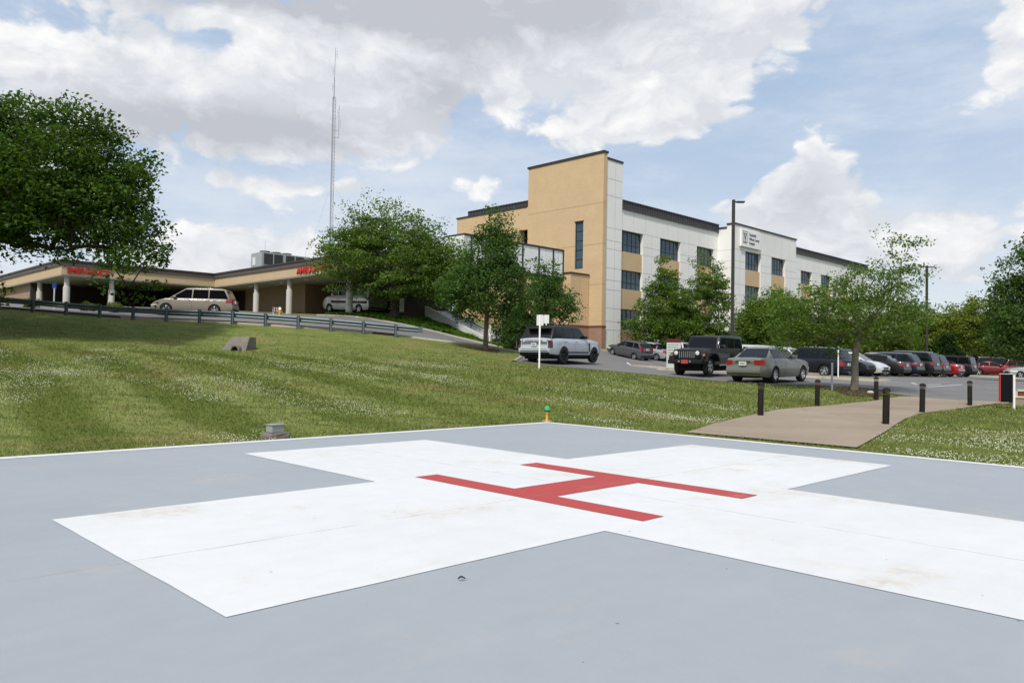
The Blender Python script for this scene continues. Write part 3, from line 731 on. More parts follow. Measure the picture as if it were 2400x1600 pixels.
tree('maple_tree', 'young blue-green maple growing in a mulch ring beside the driveway', 'tree', p, 1.5, .13,
     [(.1, 0, 3.4, 2.5, 2.3, 1.9), (.3, 0, 5.1, 1.7, 1.6, 1.5), (.35, 0, 6.6, .75, .75, 1.0), (-1.5, 0, 3.6, 1.1, 1.2, .9), (1.1, 0, 5.9, .7, .7, .7)],
     260, 105, .145, .55, 'leaf_maple', 'bark', 8, .7, .35, .05)
mulch(p[:2], .9)
p = at(1245, 790, 50)
tree('maple_tree', 'second maple standing behind the silver SUV near the glazed walkway', 'tree', (p[0], p[1], g1(p[0], p[1])), 1.2, .12,
     [(.0, 0, 3.0, 1.9, 1.8, 2.0), (.05, 0, 5.0, .9, .9, 1.1), (.7, 0, 3.4, 1.2, 1.2, 1.0), (-1.4, 0, 2.2, 1.2, 1.2, 1.3)], 170, 75, .17, .55, 'leaf_maple', 'bark', 18, .7, .4, .05)
p = T(1519, 790, 71)
tree('slender_tree', 'upright pointed tree in front of the white facade, left of its paler twin', 'tree', p, 1.0, .12,
     [(.2, 0, 4.4, 2.3, 2.1, 2.9), (.1, 0, 7.2, 1.2, 1.1, 1.9), (-.3, 0, 2.5, 2.8, 2.2, 1.7), (-.15, 0, 8.8, .45, .45, .7), (1.8, 0, 3.6, 1.5, 1.4, 1.9)], 330, 75, .20, .6, 'leaf_fresh', 'bark', 21, .6, .3)
p = T(1622, 792, 72)
tree('slender_tree', 'loose pale upright tree just left of the tall near lamp post', 'tree', p, 1.0, .12,
     [(-.2, 0, 4.9, 2.1, 2., 2.9), (.1, 0, 7.9, 1.4, 1.2, 1.8), (.9, 0, 6.2, 1.6, 1.5, 1.5), (0, 0, 2.5, 2.9, 2.4, 1.6), (-1.7, 0, 3.6, 1.3, 1.3, 1.7)], 300, 66, .20, .62, 'leaf_fresh', 'bark_pale', 24, .5, .35)
p = T(1772, 800, 74)
tree('round_tree', 'dense rounded green tree between the lamp post and the parked cars', 'tree', p, 1.2, .2,
     [(0, 0, 3.6, 3.4, 3.2, 2.9), (.2, 0, 5.1, 2.3, 2.2, 1.7), (-1.6, 0, 2.6, 2.2, 2.2, 1.9)], 330, 80, .22, .75, 'leaf_fresh', 'bark_dark', 27, .8, .4)
p = T(1962, 893, 29)
p7 = p
tree('crabapple_tree', 'nearest parking island tree with pale trunk and thin wispy top branches', 'tree', p, 1.55, .125,
     [(-.4, 0, 2.75, 2.7, 2.2, 1.15), (.7, 0, 2.9, 2.1, 2.0, 1.1), (.5, 0, 3.8, 1.5, 1.3, .8), (-1.7, 0, 3.0, 1.5, 1.5, .8), (1.75, 0, 4.6, .8, .6, .35), (1.35, 0, 5.3, .45, .4, .5), (2.0, 0, 5.5, .5, .4, .22), (-2.3, 0, 2.2, 1.1, 1.2, .7)],
     300, 62, .105, .42, 'leaf_mid', 'bark_pale', 31, .6, .3, .05, lean=(.18, 0))
mulch(p[:2], 1.15)
for i, (rx, ry, s_) in enumerate(((.35, -.55, .10), (.62, -.42, .06))):
    mb = MB(); n = 12
    bm = bmesh.new(); bmesh.ops.create_icosphere(bm, subdivisions=2, radius=s_)
    for v in bm.verts: v.co = Vector((v.co.x*1.3, v.co.y, v.co.z*.7))*(1+random.uniform(-.12, .12))
    me = bpy.data.meshes.new('rock'); bm.to_mesh(me); bm.free(); me.materials.append(M['rock']); shade(me, 50)
    o = link('rock', me); o.location = (p7[0]+rx, p7[1]+ry, g1(p7[0]+rx, p7[1]+ry)+s_*.4)
    tag(o, ('larger' if i == 0 else 'smaller')+' pale stone lying in the mulch under the pale trunked tree', 'rock')
bg = [(1880, 800, 66, 'leaf_olive', 4.6, 3.6, 'olive tree behind the black parked SUV'), (2010, 800, 74, 'leaf_olive', 5.2, 4.2, 'broad olive green tree behind the middle of the car row'),
      (2085, 805, 90, 'leaf_fresh', 7.5, 4.6, 'green tree left of the far lamp post'), (2240, 812, 86, 'leaf_yellow', 8.6, 5.6, 'tall yellow green airy tree behind the red sedan'),
      (2165, 815, 100, 'leaf_olive', 6.6, 4.4, 'olive tree directly behind the far lamp post'), (2320, 815, 104, 'leaf_olive', 7.5, 4.6, 'olive tree far behind the maroon car at the right')]
for i, (px, py, Y, lm, h, wd, lb) in enumerate(bg):
    p = T(px, py, Y)
    tree('lot_tree', lb, 'tree', p, 1.6, .2, [(0, 0, h*.5, wd, wd*.8, h*.34), (wd*.2, 0, h*.76, wd*.55, wd*.5, h*.22), (-wd*.4, 0, h*.62, wd*.5, wd*.5, h*.2)], 300 if lm != 'leaf_yellow' else 330, 70, .26 if Y > 80 else .22, .8, lm, 'bark_dark', 50+i, .6, .4)
p = T(2395, 800, 50)
tree('sweetgum_tree', 'tall dark green tree cut off by the right edge of the view', 'tree', p, 2.0, .25,
     [(0, 0, 4.4, 3.2, 3, 3.0), (-.3, 0, 7.0, 2.0, 2, 1.9), (.0, 0, 8.7, 1.0, 1, 1.0), (-1.2, 0, 2.8, 1.6, 2, 1.2)], 340, 85, .20, .7, 'leaf_maple', 'bark_dark', 61, .75, .35)
p = T(2178, 812, 82)
tree('cedar_tree', 'small dark blue-green evergreen behind the black wagon row', 'tree', p, .3, .12, [(0, 0, 1.5, 1.4, 1.4, 1.4), (0, 0, 3.0, .8, .8, 1.0)], 120, 80, .2, .45, 'leaf_dark', 'bark_dark', 66, .9, .3)
p = T(1178, 795, 53)
tree('evergreen_shrub', 'dark dense evergreen shrub beside the foot of the white stairs', 'shrub', p, .2, .09, [(0, 0, 1.1, 1.5, 1.2, 1.1), (.5, 0, 1.9, .9, .9, .8), (1.4, .6, 1.0, 1.1, 1, 1.0)], 130, 80, .14, .4, 'leaf_dark', 'bark_dark', 67, .9, .3)
far_trees = [(1900, 150, 9, 9), (2020, 165, 9, 10), (2110, 140, 8, 8), (2290, 150, 8, 9), (2400, 140, 10, 9), (2500, 120, 9, 9)]
for i, (px, Y, h, wd) in enumerate(far_trees):
    q = at(px, 830, Y); 
    tree('background_tree', ['dull green tree far behind the lot, ', 'hazy green tree on the far side of the lot, '][i % 2]+['seen over the black SUV', 'behind the crabapple crown', 'left of the yellow green tree', 'right of the yellow green tree', 'by the right edge', 'past the right edge'][i], 'tree', (q[0], q[1], g1(q[0], q[1])), 1.5, .3,
         [(0, 0, h*.5, wd*.6, wd*.5, h*.42), (wd*.3, 0, h*.45, wd*.5, wd*.5, h*.34), (-wd*.35, 0, h*.42, wd*.5, wd*.5, h*.34)], 200, 60, .42, 1.3, 'leaf_olive' if i % 2 else 'leaf_fresh', 'bark_dark', 80+i, .7, .5)

# ------------------------------------------------------------------ hospital
def window(root, ax, p0, p1, z0, z1, face, nx=5, split=.36, depth=.10, label=None):
    """framed window in a wall of the building's own frame; ax 'x': spans local x at y=face, 'y': spans local y at x=face"""
    fr = MB(); gl = MB(); t = .055
    def bx(mb, a, b, za, zb, d0, d1):
        if ax == 'x': mb.box(a, b, face+d0, face+d1, za, zb)
        else: mb.box(face+d0, face+d1, a, b, za, zb)
    bx(fr, p0, p1, z1-t, z1, 0, depth); bx(fr, p0, p1, z0, z0+t, 0, depth)
    bx(fr, p0, p0+t, z0+t, z1-t, 0, depth); bx(fr, p1-t, p1, z0+t, z1-t, 0, depth)
    zs = z0+(z1-z0)*split
    for i in range(1, nx):
        c = p0+(p1-p0)*i/nx; bx(fr, c-t/2, c+t/2, z0+t, z1-t, .005, depth-.005)
    if split:
        for i in range(nx):
            a = p0+(p1-p0)*i/nx+(t if i == 0 else t/2); b = p0+(p1-p0)*(i+1)/nx-(t if i == nx-1 else t/2); bx(fr, a, b, zs-t/2, zs+t/2, .01, depth-.01)
    f = fr.ob('window', 'win_frame', root)
    bx(gl, p0+t*.5, p1-t*.5, z0+t*.5, z1-t*.5, .04, .06); gl.ob('pane', 'window_glass', f)
    return f
mat('win_frame', (.014, .018, .026), .4)
KX, KY = 8.30, 72.
def hospital():
    root = thing('hospital_building', 'three storey tan and white hospital with a tall stair tower and dark metal parapet', 'building', (KX, KY, 0), PHI)
    B0 = 1.2
    # --- tan stair tower and tan wing wall (faces -x)
    mb = MB(); Z0 = 4.66
    mb.box(0, .5, 0, 2.39, Z0, 20.85); mb.box(0, .5, 2.39, 3.42, Z0, 10.13); mb.box(0, .5, 2.39, 3.42, 14.66, 20.85); mb.box(0, .5, 3.42, 9.8, Z0, 20.85)
    mb.box(.5, 3.0, 9.3, 9.8, 16, 20.85)
    mb.ob('tower_wall', 'tan_brick', root)
    mb = MB()
    mb.box(0.004, .5, 9.8, 11.05, Z0, 12.4); mb.box(0.004, .5, 9.8, 11.05, 14.68, 17.0); mb.box(0.004, .5, 11.05, 12.68, Z0, 17.0)
    mb.box(0.004, .5, 12.68, 17.2, Z0, 12.5); mb.box(0.004, .5, 12.68, 17.2, 14.62, 17.0); mb.box(0.004, .5, 17.2, 20.9, Z0, 17.0)
    mb.box(.5, 12, 20.4, 20.9, Z0, 17.0)
    mb.ob('tan_wall', 'tan_brick', root)
    mb = MB(); mb.box(1.3, 1.4, 9.7, 11.2, 12.4, 14.7); mb.box(.5, 1.3, 9.6, 9.8, 12.4, 14.68); mb.box(.5, 1.3, 11.05, 11.2, 12.4, 14.68); mb.obs('recess_wall', 'tan_brick', root)
    window(root, 'y', 9.85, 11.05, 12.4, 14.66, 1.15, 2, 0)
    window(root, 'y', 12.70, 17.18, 12.5, 14.6, .12, 5)
    window(root, 'y', 2.41, 3.40, 10.15, 14.64, .10, 1, 0)
    mb = MB()
    for z in (11.05, 11.95, 12.85, 13.75): mb.box(.11, .125, 2.45, 3.36, z-.03, z+.03)
    mb.obs('window_bar', 'win_frame', root)
    mb = MB()
    for z in (16.18, 12.33, 8.53):
        for (a, b) in (((0, 2.39), (3.42, 9.8)) if z == 12.33 else ((0, 9.8),)): mb.box(-.006, .02, a, b, z-.025, z+.025)
        mb.box(0, .5, -.006, .02, z-.025, z+.025)
    for y in (4.9,): mb.box(-.005, .02, y-.012, y+.012, 4.8, 8.5)
    for z in (12.33, 8.53): mb.box(-.002, .02, 9.8, 20.9, z-.025, z+.025)
    mb.ob('expansion_joint', 'tan_joint', root)
    mb = MB(); mb.box(-.10, .62, -.08, 9.9, 20.85, 21.05); mb.box(.62, 3.1, .06, .3, 20.36, 20.56); mb.box(2.9, 3.12, .3, 9.8, 20.36, 20.56)
    mb.box(-.09, .5, 9.9, 20.98, 17.0, 17.14); mb.box(-.04, .0, 2.33, 3.48, 14.66, 14.74)
    mb.obs('coping', 'dark_bronze', root)
    mb = MB(); mb.box(-.05, .55, -.05, 20.95, B0, 4.5); mb.obs('brick_base', 'brown_brick', root)
    mb = MB(); mb.box(-.09, .56, -.09, 20.99, 4.5, 4.66); mb.ob('base_course', 'brick_red', root)
    # --- white pillar on the tower's flank
    mb = MB(); mb.box(.62, 3.05, .12, 9.3, B0, 20.36); mb.ob('white_pillar', 'white_paint', root)
    mb = MB(); mb.box(.5, .62, .25, .6, B0, 13.9); mb.ob('shadow_gap', 'black', root)
    mb = MB(); mb.box(.5, .62, .13, .6, 13.9, 20.36); mb.ob('pillar_edge', 'white_paint', root)
    HZ = (17.0, 13.95, 12.75, 11.95, 10.15, 9.0, 8.1, 6.35, 5.1, 4.3)
    mb = MB()
    for z in HZ+(18.6,): mb.box(.62, 3.05, .112, .13, z-.018, z+.018)
    mb.box(1.95, 1.975, .114, .13, B0, 20.3); mb.ob('panel_joint', 'joint', root)
    # --- white facade (faces -y): piers, bands, recessed tan spandrels
    def facade(x0, x1, y, cols, z_top, wins, joints=True, base=4.4):
        wall = MB(); tan = MB(); jn = MB(); br = MB(); D = .55
        edges = [x0]+[v for c in cols for v in c]+[x1]
        zt = wins[0][1]
        wall.box(x0, x1, y, y+D, zt, z_top)
        for i in range(0, len(edges), 2):
            if edges[i+1]-edges[i] > .02: wall.box(edges[i], edges[i+1], y, y+D, B0, zt)
        for c in cols:
            for k, (za, zb) in enumerate(wins):
                window(root, 'x', c[0], c[1], za, zb, y+.33, 5, .36)
                lo = wins[k+1][1] if k+1 < len(wins) else B0
                if k+1 < len(wins): tan.box(c[0], c[1], y+.10, y+D, lo, za)
                else: br.box(c[0], c[1], y+.10, y+D, B0, za)
        for i in range(0, len(edges), 2):
            a, b = edges[i], edges[i+1]
            if b-a > .3:
                for z in HZ[2:]: jn.box(a, b, y-.006, y+.02, z-.016, z+.016)
                if b-a > 1.6: jn.box((a+b)/2-.010, (a+b)/2+.010, y-.004, y+.02, B0, zt)
        for z in (zt+.0,): 
            jn.box(x0, x1, y-.006, y+.02, z-.016, z+.016)
        n = int((x1-x0)/1.85)
        for i in range(1, n): q = x0+(x1-x0)*i/n; jn.box(q-.008, q+.008, y-.003, y+.02, zt+.05, z_top)
        wall.ob('white_wall', 'white_paint', root); tan.obs('spandrel', 'tan_brick', root); br.obs('brick_base', 'brown_brick', root); jn.ob('panel_joint', 'joint', root)
    W3 = [(11.98, 14.03), (8.36, 10.2), (4.45, 6.42)]
    facade(3.05, 20.8, .2, [(3.08, 6.63), (9.57, 13.3), (16.5, 19.98)], 16.02, W3)
    facade(20.8, 35.8, -1.9, [(23.2, 26.75), (29.4, 32.95)], 16.75, W3)
    facade(35.8, 66., .9, [(36.9, 40.3), (43.2, 46.6), (49.5, 52.9), (55.8, 59.2)], 16.0, [(12.2, 13.95), (8.3, 10.1), (4.4, 6.3)])
    mb = MB(); mb.box(20.8, 21.2, -1.35, -.95, B0, 16.75); mb.box(20.8, 21.2, -.95, .2, B0, 16.4); mb.box(35.4, 35.8, -1.35, .9, B0, 16.75)
    mb.obs('bay_return', 'white_paint', root)
    mb = MB(); jz = HZ[1:]
    for z in jz: mb.box(20.794, 20.82, -1.9, .2, z-.016, z+.016)
    mb.ob('panel_joint', 'joint', root)
    mb = MB(); mb.box(20.72, 35.88, -1.98, -1.3, 16.75, 16.93); mb.box(20.72, 21.3, -1.3, -.93, 16.75, 16.93); mb.box(20.72, 21.3, -.93, .1, 16.4, 16.56); mb.box(35.3, 35.88, -1.3, 1, 16.75, 16.93)
    mb.obs('coping', 'dark_bronze', root)
    # standing seam metal parapet
    def parapet(ax, a, b, f, z0, z1):
        mb = MB(); n = int((b-a)/.42)
        def bx(p, q, d0, d1, za, zb):
            if ax == 'x': mb.box(p, q, f+d0, f+d1, za, zb)
            else: mb.box(f+d0, f+d1, p, q, za, zb)
        bx(a, b, 0, .3, z0+.12, z1-.10)
        for i in range(n+1): c = a+(b-a)*i/n; bx(max(a, c-.022), min(b, c+.022), -.06, 0, z0+.12, z1-.10)
        bx(a, b, -.09, .32, z0, z0+.12); bx(a, b, -.09, .32, z1-.10, z1); mb.ob('metal_parapet', 'band_metal', root)
    parapet('x', 3.06, 20.79, .12, 16.02, 16.92); parapet('x', 35.89, 66., .82, 16.0, 16.86); parapet('y', 9.81, 19.8, .7, 17.15, 17.85)
    # solid core added behind the facades to block light
    mb = MB(); mb.box(.8, 20.3, 1.6, 20.2, B0, 15.9); mb.box(1.5, 9, 9.9, 20, 12, 16.6); mb.box(21.4, 35.2, -1.2, 18, B0, 15.8); mb.box(35.9, 65.5, 1.6, 18, B0, 15.8); mb.obs('inner_core', 'under', root)
    # low block at the foot of the tower
    mb = MB(); mb.box(-2.67, -.06, 1.56, 6.2, 4.66, 9.38); mb.ob('annex_wall', 'tan_brick', root)
    mb = MB(); mb.box(-2.72, -.10, 1.51, 6.25, B0, 4.5); mb.obs('brick_base', 'brown_brick', root)
    mb = MB(); mb.box(-2.76, -.10, 1.47, 6.29, 4.5, 4.66); mb.ob('base_course', 'brick_red', root)
    mb = MB(); mb.box(-2.75, -.06, 1.48, 6.28, 9.38, 9.52); mb.obs('coping', 'dark_bronze', root)
    mb = MB(); mb.box(-1.4, -1.37, 1.553, 1.57, 4.66, 9.38); mb.ob('expansion_joint', 'tan_joint', root)
    # glazed walkway
    mb = MB(); x0, x1, ya, yb, za, zb = -15., -2.68, 2.39, 5.0, 8.95, 11.55
    mb.box(x0, x1, ya+.06, yb-.06, za+.12, zb-.1); wk = mb.ob('walkway_panel', 'mirrored_sky', root)
    mb = MB(); mb.box(x0, x1, ya-.02, yb+.02, zb-.1, zb+.06); mb.box(x0, x1, ya-.02, yb+.02, za-.1, za+.12)
    for x in (-2.76, -4.14, -6.05, -8.15, -10.2, -12.2, -14.2): mb.box(x-.07, x+.07, ya, ya+.12, za+.12, zb-.1)
    mb.ob('walkway_frame', 'dark_bronze', root)
    mb = MB()
    for x in (-3.45, -5.1, -7.1, -9.2, -11.2): mb.box(x-.012, x+.012, ya+.05, ya+.07, za+.12, zb-.1)
    mb.ob('panel_joint', 'joint', root)
    mb = MB()
    for x in (-7, -12): mb.box(x-.25, x+.25, 3.2, 3.8, B0, za-.1)
    mb.obs('walkway_pier', 'tan_brick', root)
    # name sign
    s = MB(); sx0, sx1, sz0, sz1, sy = 21.75, 26.25, 14.42, 16.32, -2.2; s.box(sx0, sx1, sy, -1.95, sz0, sz1)
    sg = s.ob('name_sign', 'sign_white', root, bevel=.02)
    def letter(me, x, z):
        o = link('lettering', me, sg); basis(o, (1, 0, 0), (0, 0, 1), (x, sy-.012, z))
    for i, tx in enumerate(('Vanderbilt', 'Wilson County', 'Hospital')):
        me = text_mesh(tx, .44, 'ink', .02, 0., condense=.86); letter(me, 23.45, 15.74-.47*i)
    v = MB(); q = .02                                      # serif V in a square frame with a line of small print below
    cx, cz = 22.55, 15.50
    for (a, b) in (((-.34, .48), (-.10, .48)), ((.10, .48), (.34, .48))):
        pass
    P = [(-.34, .44), (-.06, .44), (-.06, .37), (-.12, .36), (.045, -.13), (.15, .36), (.08, .37), (.08, .44), (.34, .44), (.34, .37), (.27, .36), (.02, -.42), (-.04, -.42), (-.27, .36), (-.34, .37)]
    v.prism([(x, z) for x, z in P], -.01, .01)
    o = v.ob('crest', 'crest', sg); basis(o, (1, 0, 0), (0, 0, 1), (cx, sy-.012, cz))
    v = MB()
    for (a, b, c, d) in ((-.46, .46, .56, .59), (-.46, .46, -.58, -.55), (-.46, -.43, -.55, .56), (.43, .46, -.55, .56), (-.44, .44, -.72, -.66)): v.box(a, b, c, d, -.01, .01)
    o = v.ob('crest_frame', 'crest', sg); basis(o, (1, 0, 0), (0, 0, 1), (cx, sy-.012, cz+.06))
    return root
mat('sign_white', (.86, .86, .85), .5, var=.03)
hospital()
p = at(1026, 640, 76); mb = MB(); r = thing('rooftop_unit', 'pale yellow-beige rooftop plant box showing between two trees', 'air handler', (p[0], p[1], 0), PHI)
mb.box(-2, 4, 0, 3, 7.5, 10.9); mb.ob('housing', 'unit_beige', r)
mb = MB()
for i in range(6): mb.box(-1.9+i*.95, -1.86+i*.95, -.02, 0, 7.6, 10.8)
mb.box(-2.05, 4.05, -.05, 3.05, 10.9, 11.0); mb.box(-1.4, -1.1, -.03, -.001, 9.6, 10.4); mb.box(-.7, -.4, -.03, -.001, 9.6, 10.4); mb.ob('trim', 'hvac', r)

CX, CY = -27.0, 70.0
def wing():
    root = thing('emergency_wing', 'low brick emergency wing with a canopy on round concrete columns', 'building', (CX, CY, 0), PHI)
    EY, EX = -24., 8.
    def off(d): return [(-d, -d), (-d, EY-d), (EX+d, EY-d), (EX+d, -6-d), (16+d, -6-d), (16+d, 24+d), (-12.4-d, 24+d), (-12.4-d, -d)]
    MB().prism(off(0), 7.46, 8.18).ob('fascia', 'fascia_tan', root)
    MB().prism(off(.10), 8.18, 8.50).ob('roof_band', 'roof_band', root); MB().prism(off(.16), 8.50, 8.64).ob('coping', 'dark_bronze', root)
    MB().prism(off(-.02), 7.38, 7.457).ob('soffit', 'soffit', root)
    mb = MB(); mb.box(3.2, 3.5, -10.4, .5, 3.2, 7.375); mb.box(3.5, 7.5, -10.4, -10.1, 3.2, 7.375); mb.obs('brick_wall', 'wing_brick', root)
    mb = MB(); mb.box(7.5, 7.8, -24, -10.1, 3.2, 7.375); mb.box(3.6, 7.5, -23.9, -23.6, 3.2, 7.375); mb.box(-3., 3.1, 10, 10.3, 3.2, 7.375); mb.box(-12.2, -3, 10, 10.3, 3.2, 7.375); mb.box(3.2, 3.5, .5, 10, 3.2, 7.375); mb.obs('back_wall', 'wing_dark', root)  # dark colour stands in for the shaded depth of the bay
    mb = MB(); mb.box(-11.9, -11.6, 10.6, 24, 3.2, 7.375); mb.ob('side_wall', 'wing_brick', root)
    for (x, y) in ((.55, -7.0), (.55, -12.6), (.55, -21.2), (-.1, .55), (-8.5, .55), (-11.85, .55), (-11.85, 8.5)):
        MB().lathe([(.25, 3.5), (.25, 6.52), (.24, 6.56), (.19, 6.58), (.19, 7.379)], 20, (x, y, 0)).ob('column', 'concrete_light', root, smooth=40)
    for (x, y) in ((1.5, -9.5), (1.5, -13.5), (-5, 1.6), (-10, 1.6), (1.5, -4)):
        MB().lathe([(.001, 7.33), (.16, 7.34), (.18, 7.379)], 14, (x, y, 0)).ob('ceiling_light', 'sign_white', root)
    for txt, xd, n0, wid, hgt, z, nm in (('EMERGENCY', (1, 0, 0), (-12.0, -.06, 7.60), 3.12, .47, 0, 'emergency_letters'), ('AMBULANCE', (0, -1, 0), (-.06, -14.75, 7.60), 4.6, .47, 0, 'ambulance_letters')):
        me = text_mesh(txt, .66, 'red_letter', .10, .010); v = np.array([q.co[:] for q in me.vertices]); a, b = v.min(0), v.max(0)
        me.transform(Matrix.Translation((-a[0], -a[1], 0))); me.transform(Matrix.Diagonal((wid/(b[0]-a[0]), hgt/(b[1]-a[1]), 1, 1)))
        o = link('lettering', me, root, 'red '+txt+' letters on the canopy fascia'); basis(o, xd, (0, 0, 1), n0)
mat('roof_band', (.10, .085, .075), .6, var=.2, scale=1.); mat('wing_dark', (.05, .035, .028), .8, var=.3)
wing()
def chiller():
    p = at(628, 600, 78); r = thing('rooftop_chiller', 'grey rooftop chiller with dark louvre panels and round fans on top', 'air conditioner', (p[0]-1.0, p[1]-.6, 8.95), PHI)
    MB().box(0, 5.4, 0, 2.3, .2, 2.75).ob('housing', 'hvac', r, bevel=.03)
    MB().box(.05, 5.35, .05, 2.25, -.32, .2).ob('base_frame', 'hvac_dark', r)
    for i, x in enumerate((.25, 1.35, 2.65, 3.75)):
        for z in (.35, 1.55):
            mb = MB(); mb.box(x, x+.95, -.03, -.002, z, z+1.08)
            for k in range(9): mb.box(x+.06+k*.1, x+.09+k*.1, -.045, -.031, z+.03, z+1.05)
            mb.ob('louvre', 'hvac_dark', r)
    for x in (.9, 2.1, 3.3):
        MB().lathe([(.52, 2.752), (.52, 2.98), (.46, 2.98), (.44, 2.8), (.001, 2.8)], 18, (x, 1.1, 0)).ob('fan', 'hvac_dark', r)
    mb = MB(); mb.box(-.04, -.003, .4, 1.0, .5, 1.1); mb.box(-.04, -.003, 1.3, 1.9, 1.5, 2.3); mb.ob('control_panel', 'sign_back', r)
    for (x, y, h) in ((.4, .1, 3.9), (5., .2, 3.4)): MB().bar((x, y, 2.7), (x, y, h), .012).ob('lightning_rod', 'mast', r)
chiller()
def antenna():
    p = at(758.5, 600, 88); X, Y = p[0], p[1]; z0 = g1(X, Y)-.2
    r = thing('antenna_mast', 'tall thin lattice radio mast rising behind the low emergency wing', 'mast', (X, Y, z0))
    H = 31.0-z0; q = [(.19*math.cos(a), .19*math.sin(a)) for a in (.5, .5+2.094, .5+4.189)]; mb = MB()
    for i in range(3):
        mb.bar((*q[i], 0), (*q[i], H), .028, 6)
    n = int(H/.42)
    for k in range(n):
        z = k*H/n; z2 = (k+1)*H/n
        for i in range(3):
            a, b = q[i], q[(i+1) % 3]
            mb.bar((*a, z), (*b, z2) if k % 2 else (*b, z2), .011, 4); mb.bar((*a, z2), (*b, z2), .010, 4)
    mb.ob('lattice', 'mast', r)
    mb = MB(); mb.bar((0, 0, H-.3), (0, 0, H+2.2), .045, 8); mb.bar((0, 0, H+2.2), (.06, 0, H+5.7), .026, 8)
    for (z, s) in ((H+1.2, -1), (H+3.0, -1), (H+4.9, 1)): mb.bar((.03, 0, z), (.03+s*.22, 0, z), .016, 5); mb.bar((.03+s*.22, 0, z-.45), (.03+s*.22, 0, z+.45), .016, 5)
    mb.ob('whip_antenna', 'mast', r)
    mb = MB(); zz = H-3.9
    mb.bar((.1, 0, zz), (.62, 0, zz), .022, 6); mb.bar((.1, 0, zz-.75), (.62, 0, zz-.75), .022, 6); mb.bar((.62, 0, zz-.9), (.62, 0, zz+2.9), .028, 6); mb.bar((.62, 0, zz+2.1), (.47, 0, zz+2.1), .014, 5); mb.bar((.62, 0, zz+.8), (.8, 0, zz+.8), .014, 5); mb.bar((.8, 0, zz+.35), (.8, 0, zz+1.3), .014, 5); mb.bar((.47, 0, zz+1.6), (.47, 0, zz+2.5), .014, 5)
    mb.ob('side_antenna', 'mast', r)
    mb = MB(); mb.bar((.1, 0, H*.46), (.5, 0, H*.46), .02, 5); mb.bar((.5, 0, H*.46-.3), (.5, 0, H*.46+.35), .02, 5); mb.ob('side_antenna', 'mast', r)
    for a, d in ((.3, 9.), (2.4, 9.), (4.5, 9.)):
        MB().bar((0, 0, H*.62), (math.cos(a)*d, math.sin(a)*d, .0), .006, 4).ob('guy_wire', 'mast', r)
antenna()

# ------------------------------------------------------------------ white stairs, ivy, guardrail, headwall
def stairs():
    X, Y = at(1117, 785, 52)[:2]; zb = g1(X, Y)-.05; r = thing('staircase', 'white concrete outdoor stairs with solid side walls going up to the ambulance bay', 'stairs', (X, Y, zb), PHI)
    run, rise, n = 8.6, 3.2, 19
    mb = MB()
    for i in range(n): mb.box(.24, 1.86, i*run/n, (i+1)*run/n if i < n-1 else run+1.2, -.6, (i+1)*rise/n)
    mb.ob('steps', 'stair_white', r)
    for x in (0, 1.88):
        mb = MB(); pr = [(-.05, -.8), (run+1.2, -.8), (run+1.2, rise+.35), (run, rise+.35), (.35, .55), (-.05, .55)]
        vs = [(x, y, z) for y, z in pr]+[(x+.22, y, z) for y, z in pr]; k = len(pr)
        mb.add(vs, [(i, (i+1) % k, k+(i+1) % k, k+i) for i in range(k)]+[tuple(range(k)), tuple(range(2*k-1, k-1, -1))])
        mb.ob('side_wall', 'stair_white', r)
        mb = MB(); mb.bar((x+(.32 if x == 0 else -.1), .3, 1.0), (x+(.32 if x == 0 else -.1), run, rise+.75), .03, 8)
        for i in range(6): t = i/5; mb.bar((x+(.32 if x == 0 else -.1), .3+(run-.4)*t, rise*t*.97), (x+(.32 if x == 0 else -.1), .3+(run-.4)*t, 1.0+(rise-.25)*t), .022, 6)
        mb.ob('handrail', 'black', r)
mat('stair_white', (.60, .60, .58), .75, var=.08, bump=.2, dirt=.25)
stairs()
IVY = [(-13.6, 56.4), (-10.5, 58), (-7.6, 58), (-6.2, 57), (-2.6, 53.2), (-.4, 51.6), (.8, 50.4), (-.4, 50.5), (-4, 51.25), (-9, 52.5), (-13.4, 55.6)]
def ivy():
    a = np.array(IVY); n = 60000; P = rng.uniform(a.min(0), a.max(0), (n, 2)); P = P[inpoly(P, IVY)]; n = len(P)
    hgt = .18*np.clip(np.sin(P[:, 0]*1.7)*np.cos(P[:, 1]*1.9)*.5+.8, .3, 1.3); z = G(P[:, 0], P[:, 1])+hgt*rng.random(n)**.6+.02
    C = np.c_[P, z]; nm = rng.normal(size=(n, 3))*.5; nm[:, 2] += .8; nm /= np.linalg.norm(nm, axis=1)[:, None]
    u = np.cross(nm, rng.normal(size=(n, 3))); u /= np.linalg.norm(u, axis=1)[:, None]; v = np.cross(nm, u); s = rng.uniform(.07, .16, n)[:, None]
    Q = np.stack([C-u*s, C+v*s*.7, C+u*s, C-v*s*.7], 1).reshape(-1, 3)
    o = link('ground_cover', np_mesh('ground_cover', Q, np.arange(4*n).reshape(-1, 4), 'leaf_ivy')); tag(o, 'bright green low ground cover on the bank below the ambulance bay', 'ground cover', kind='stuff')
ivy()
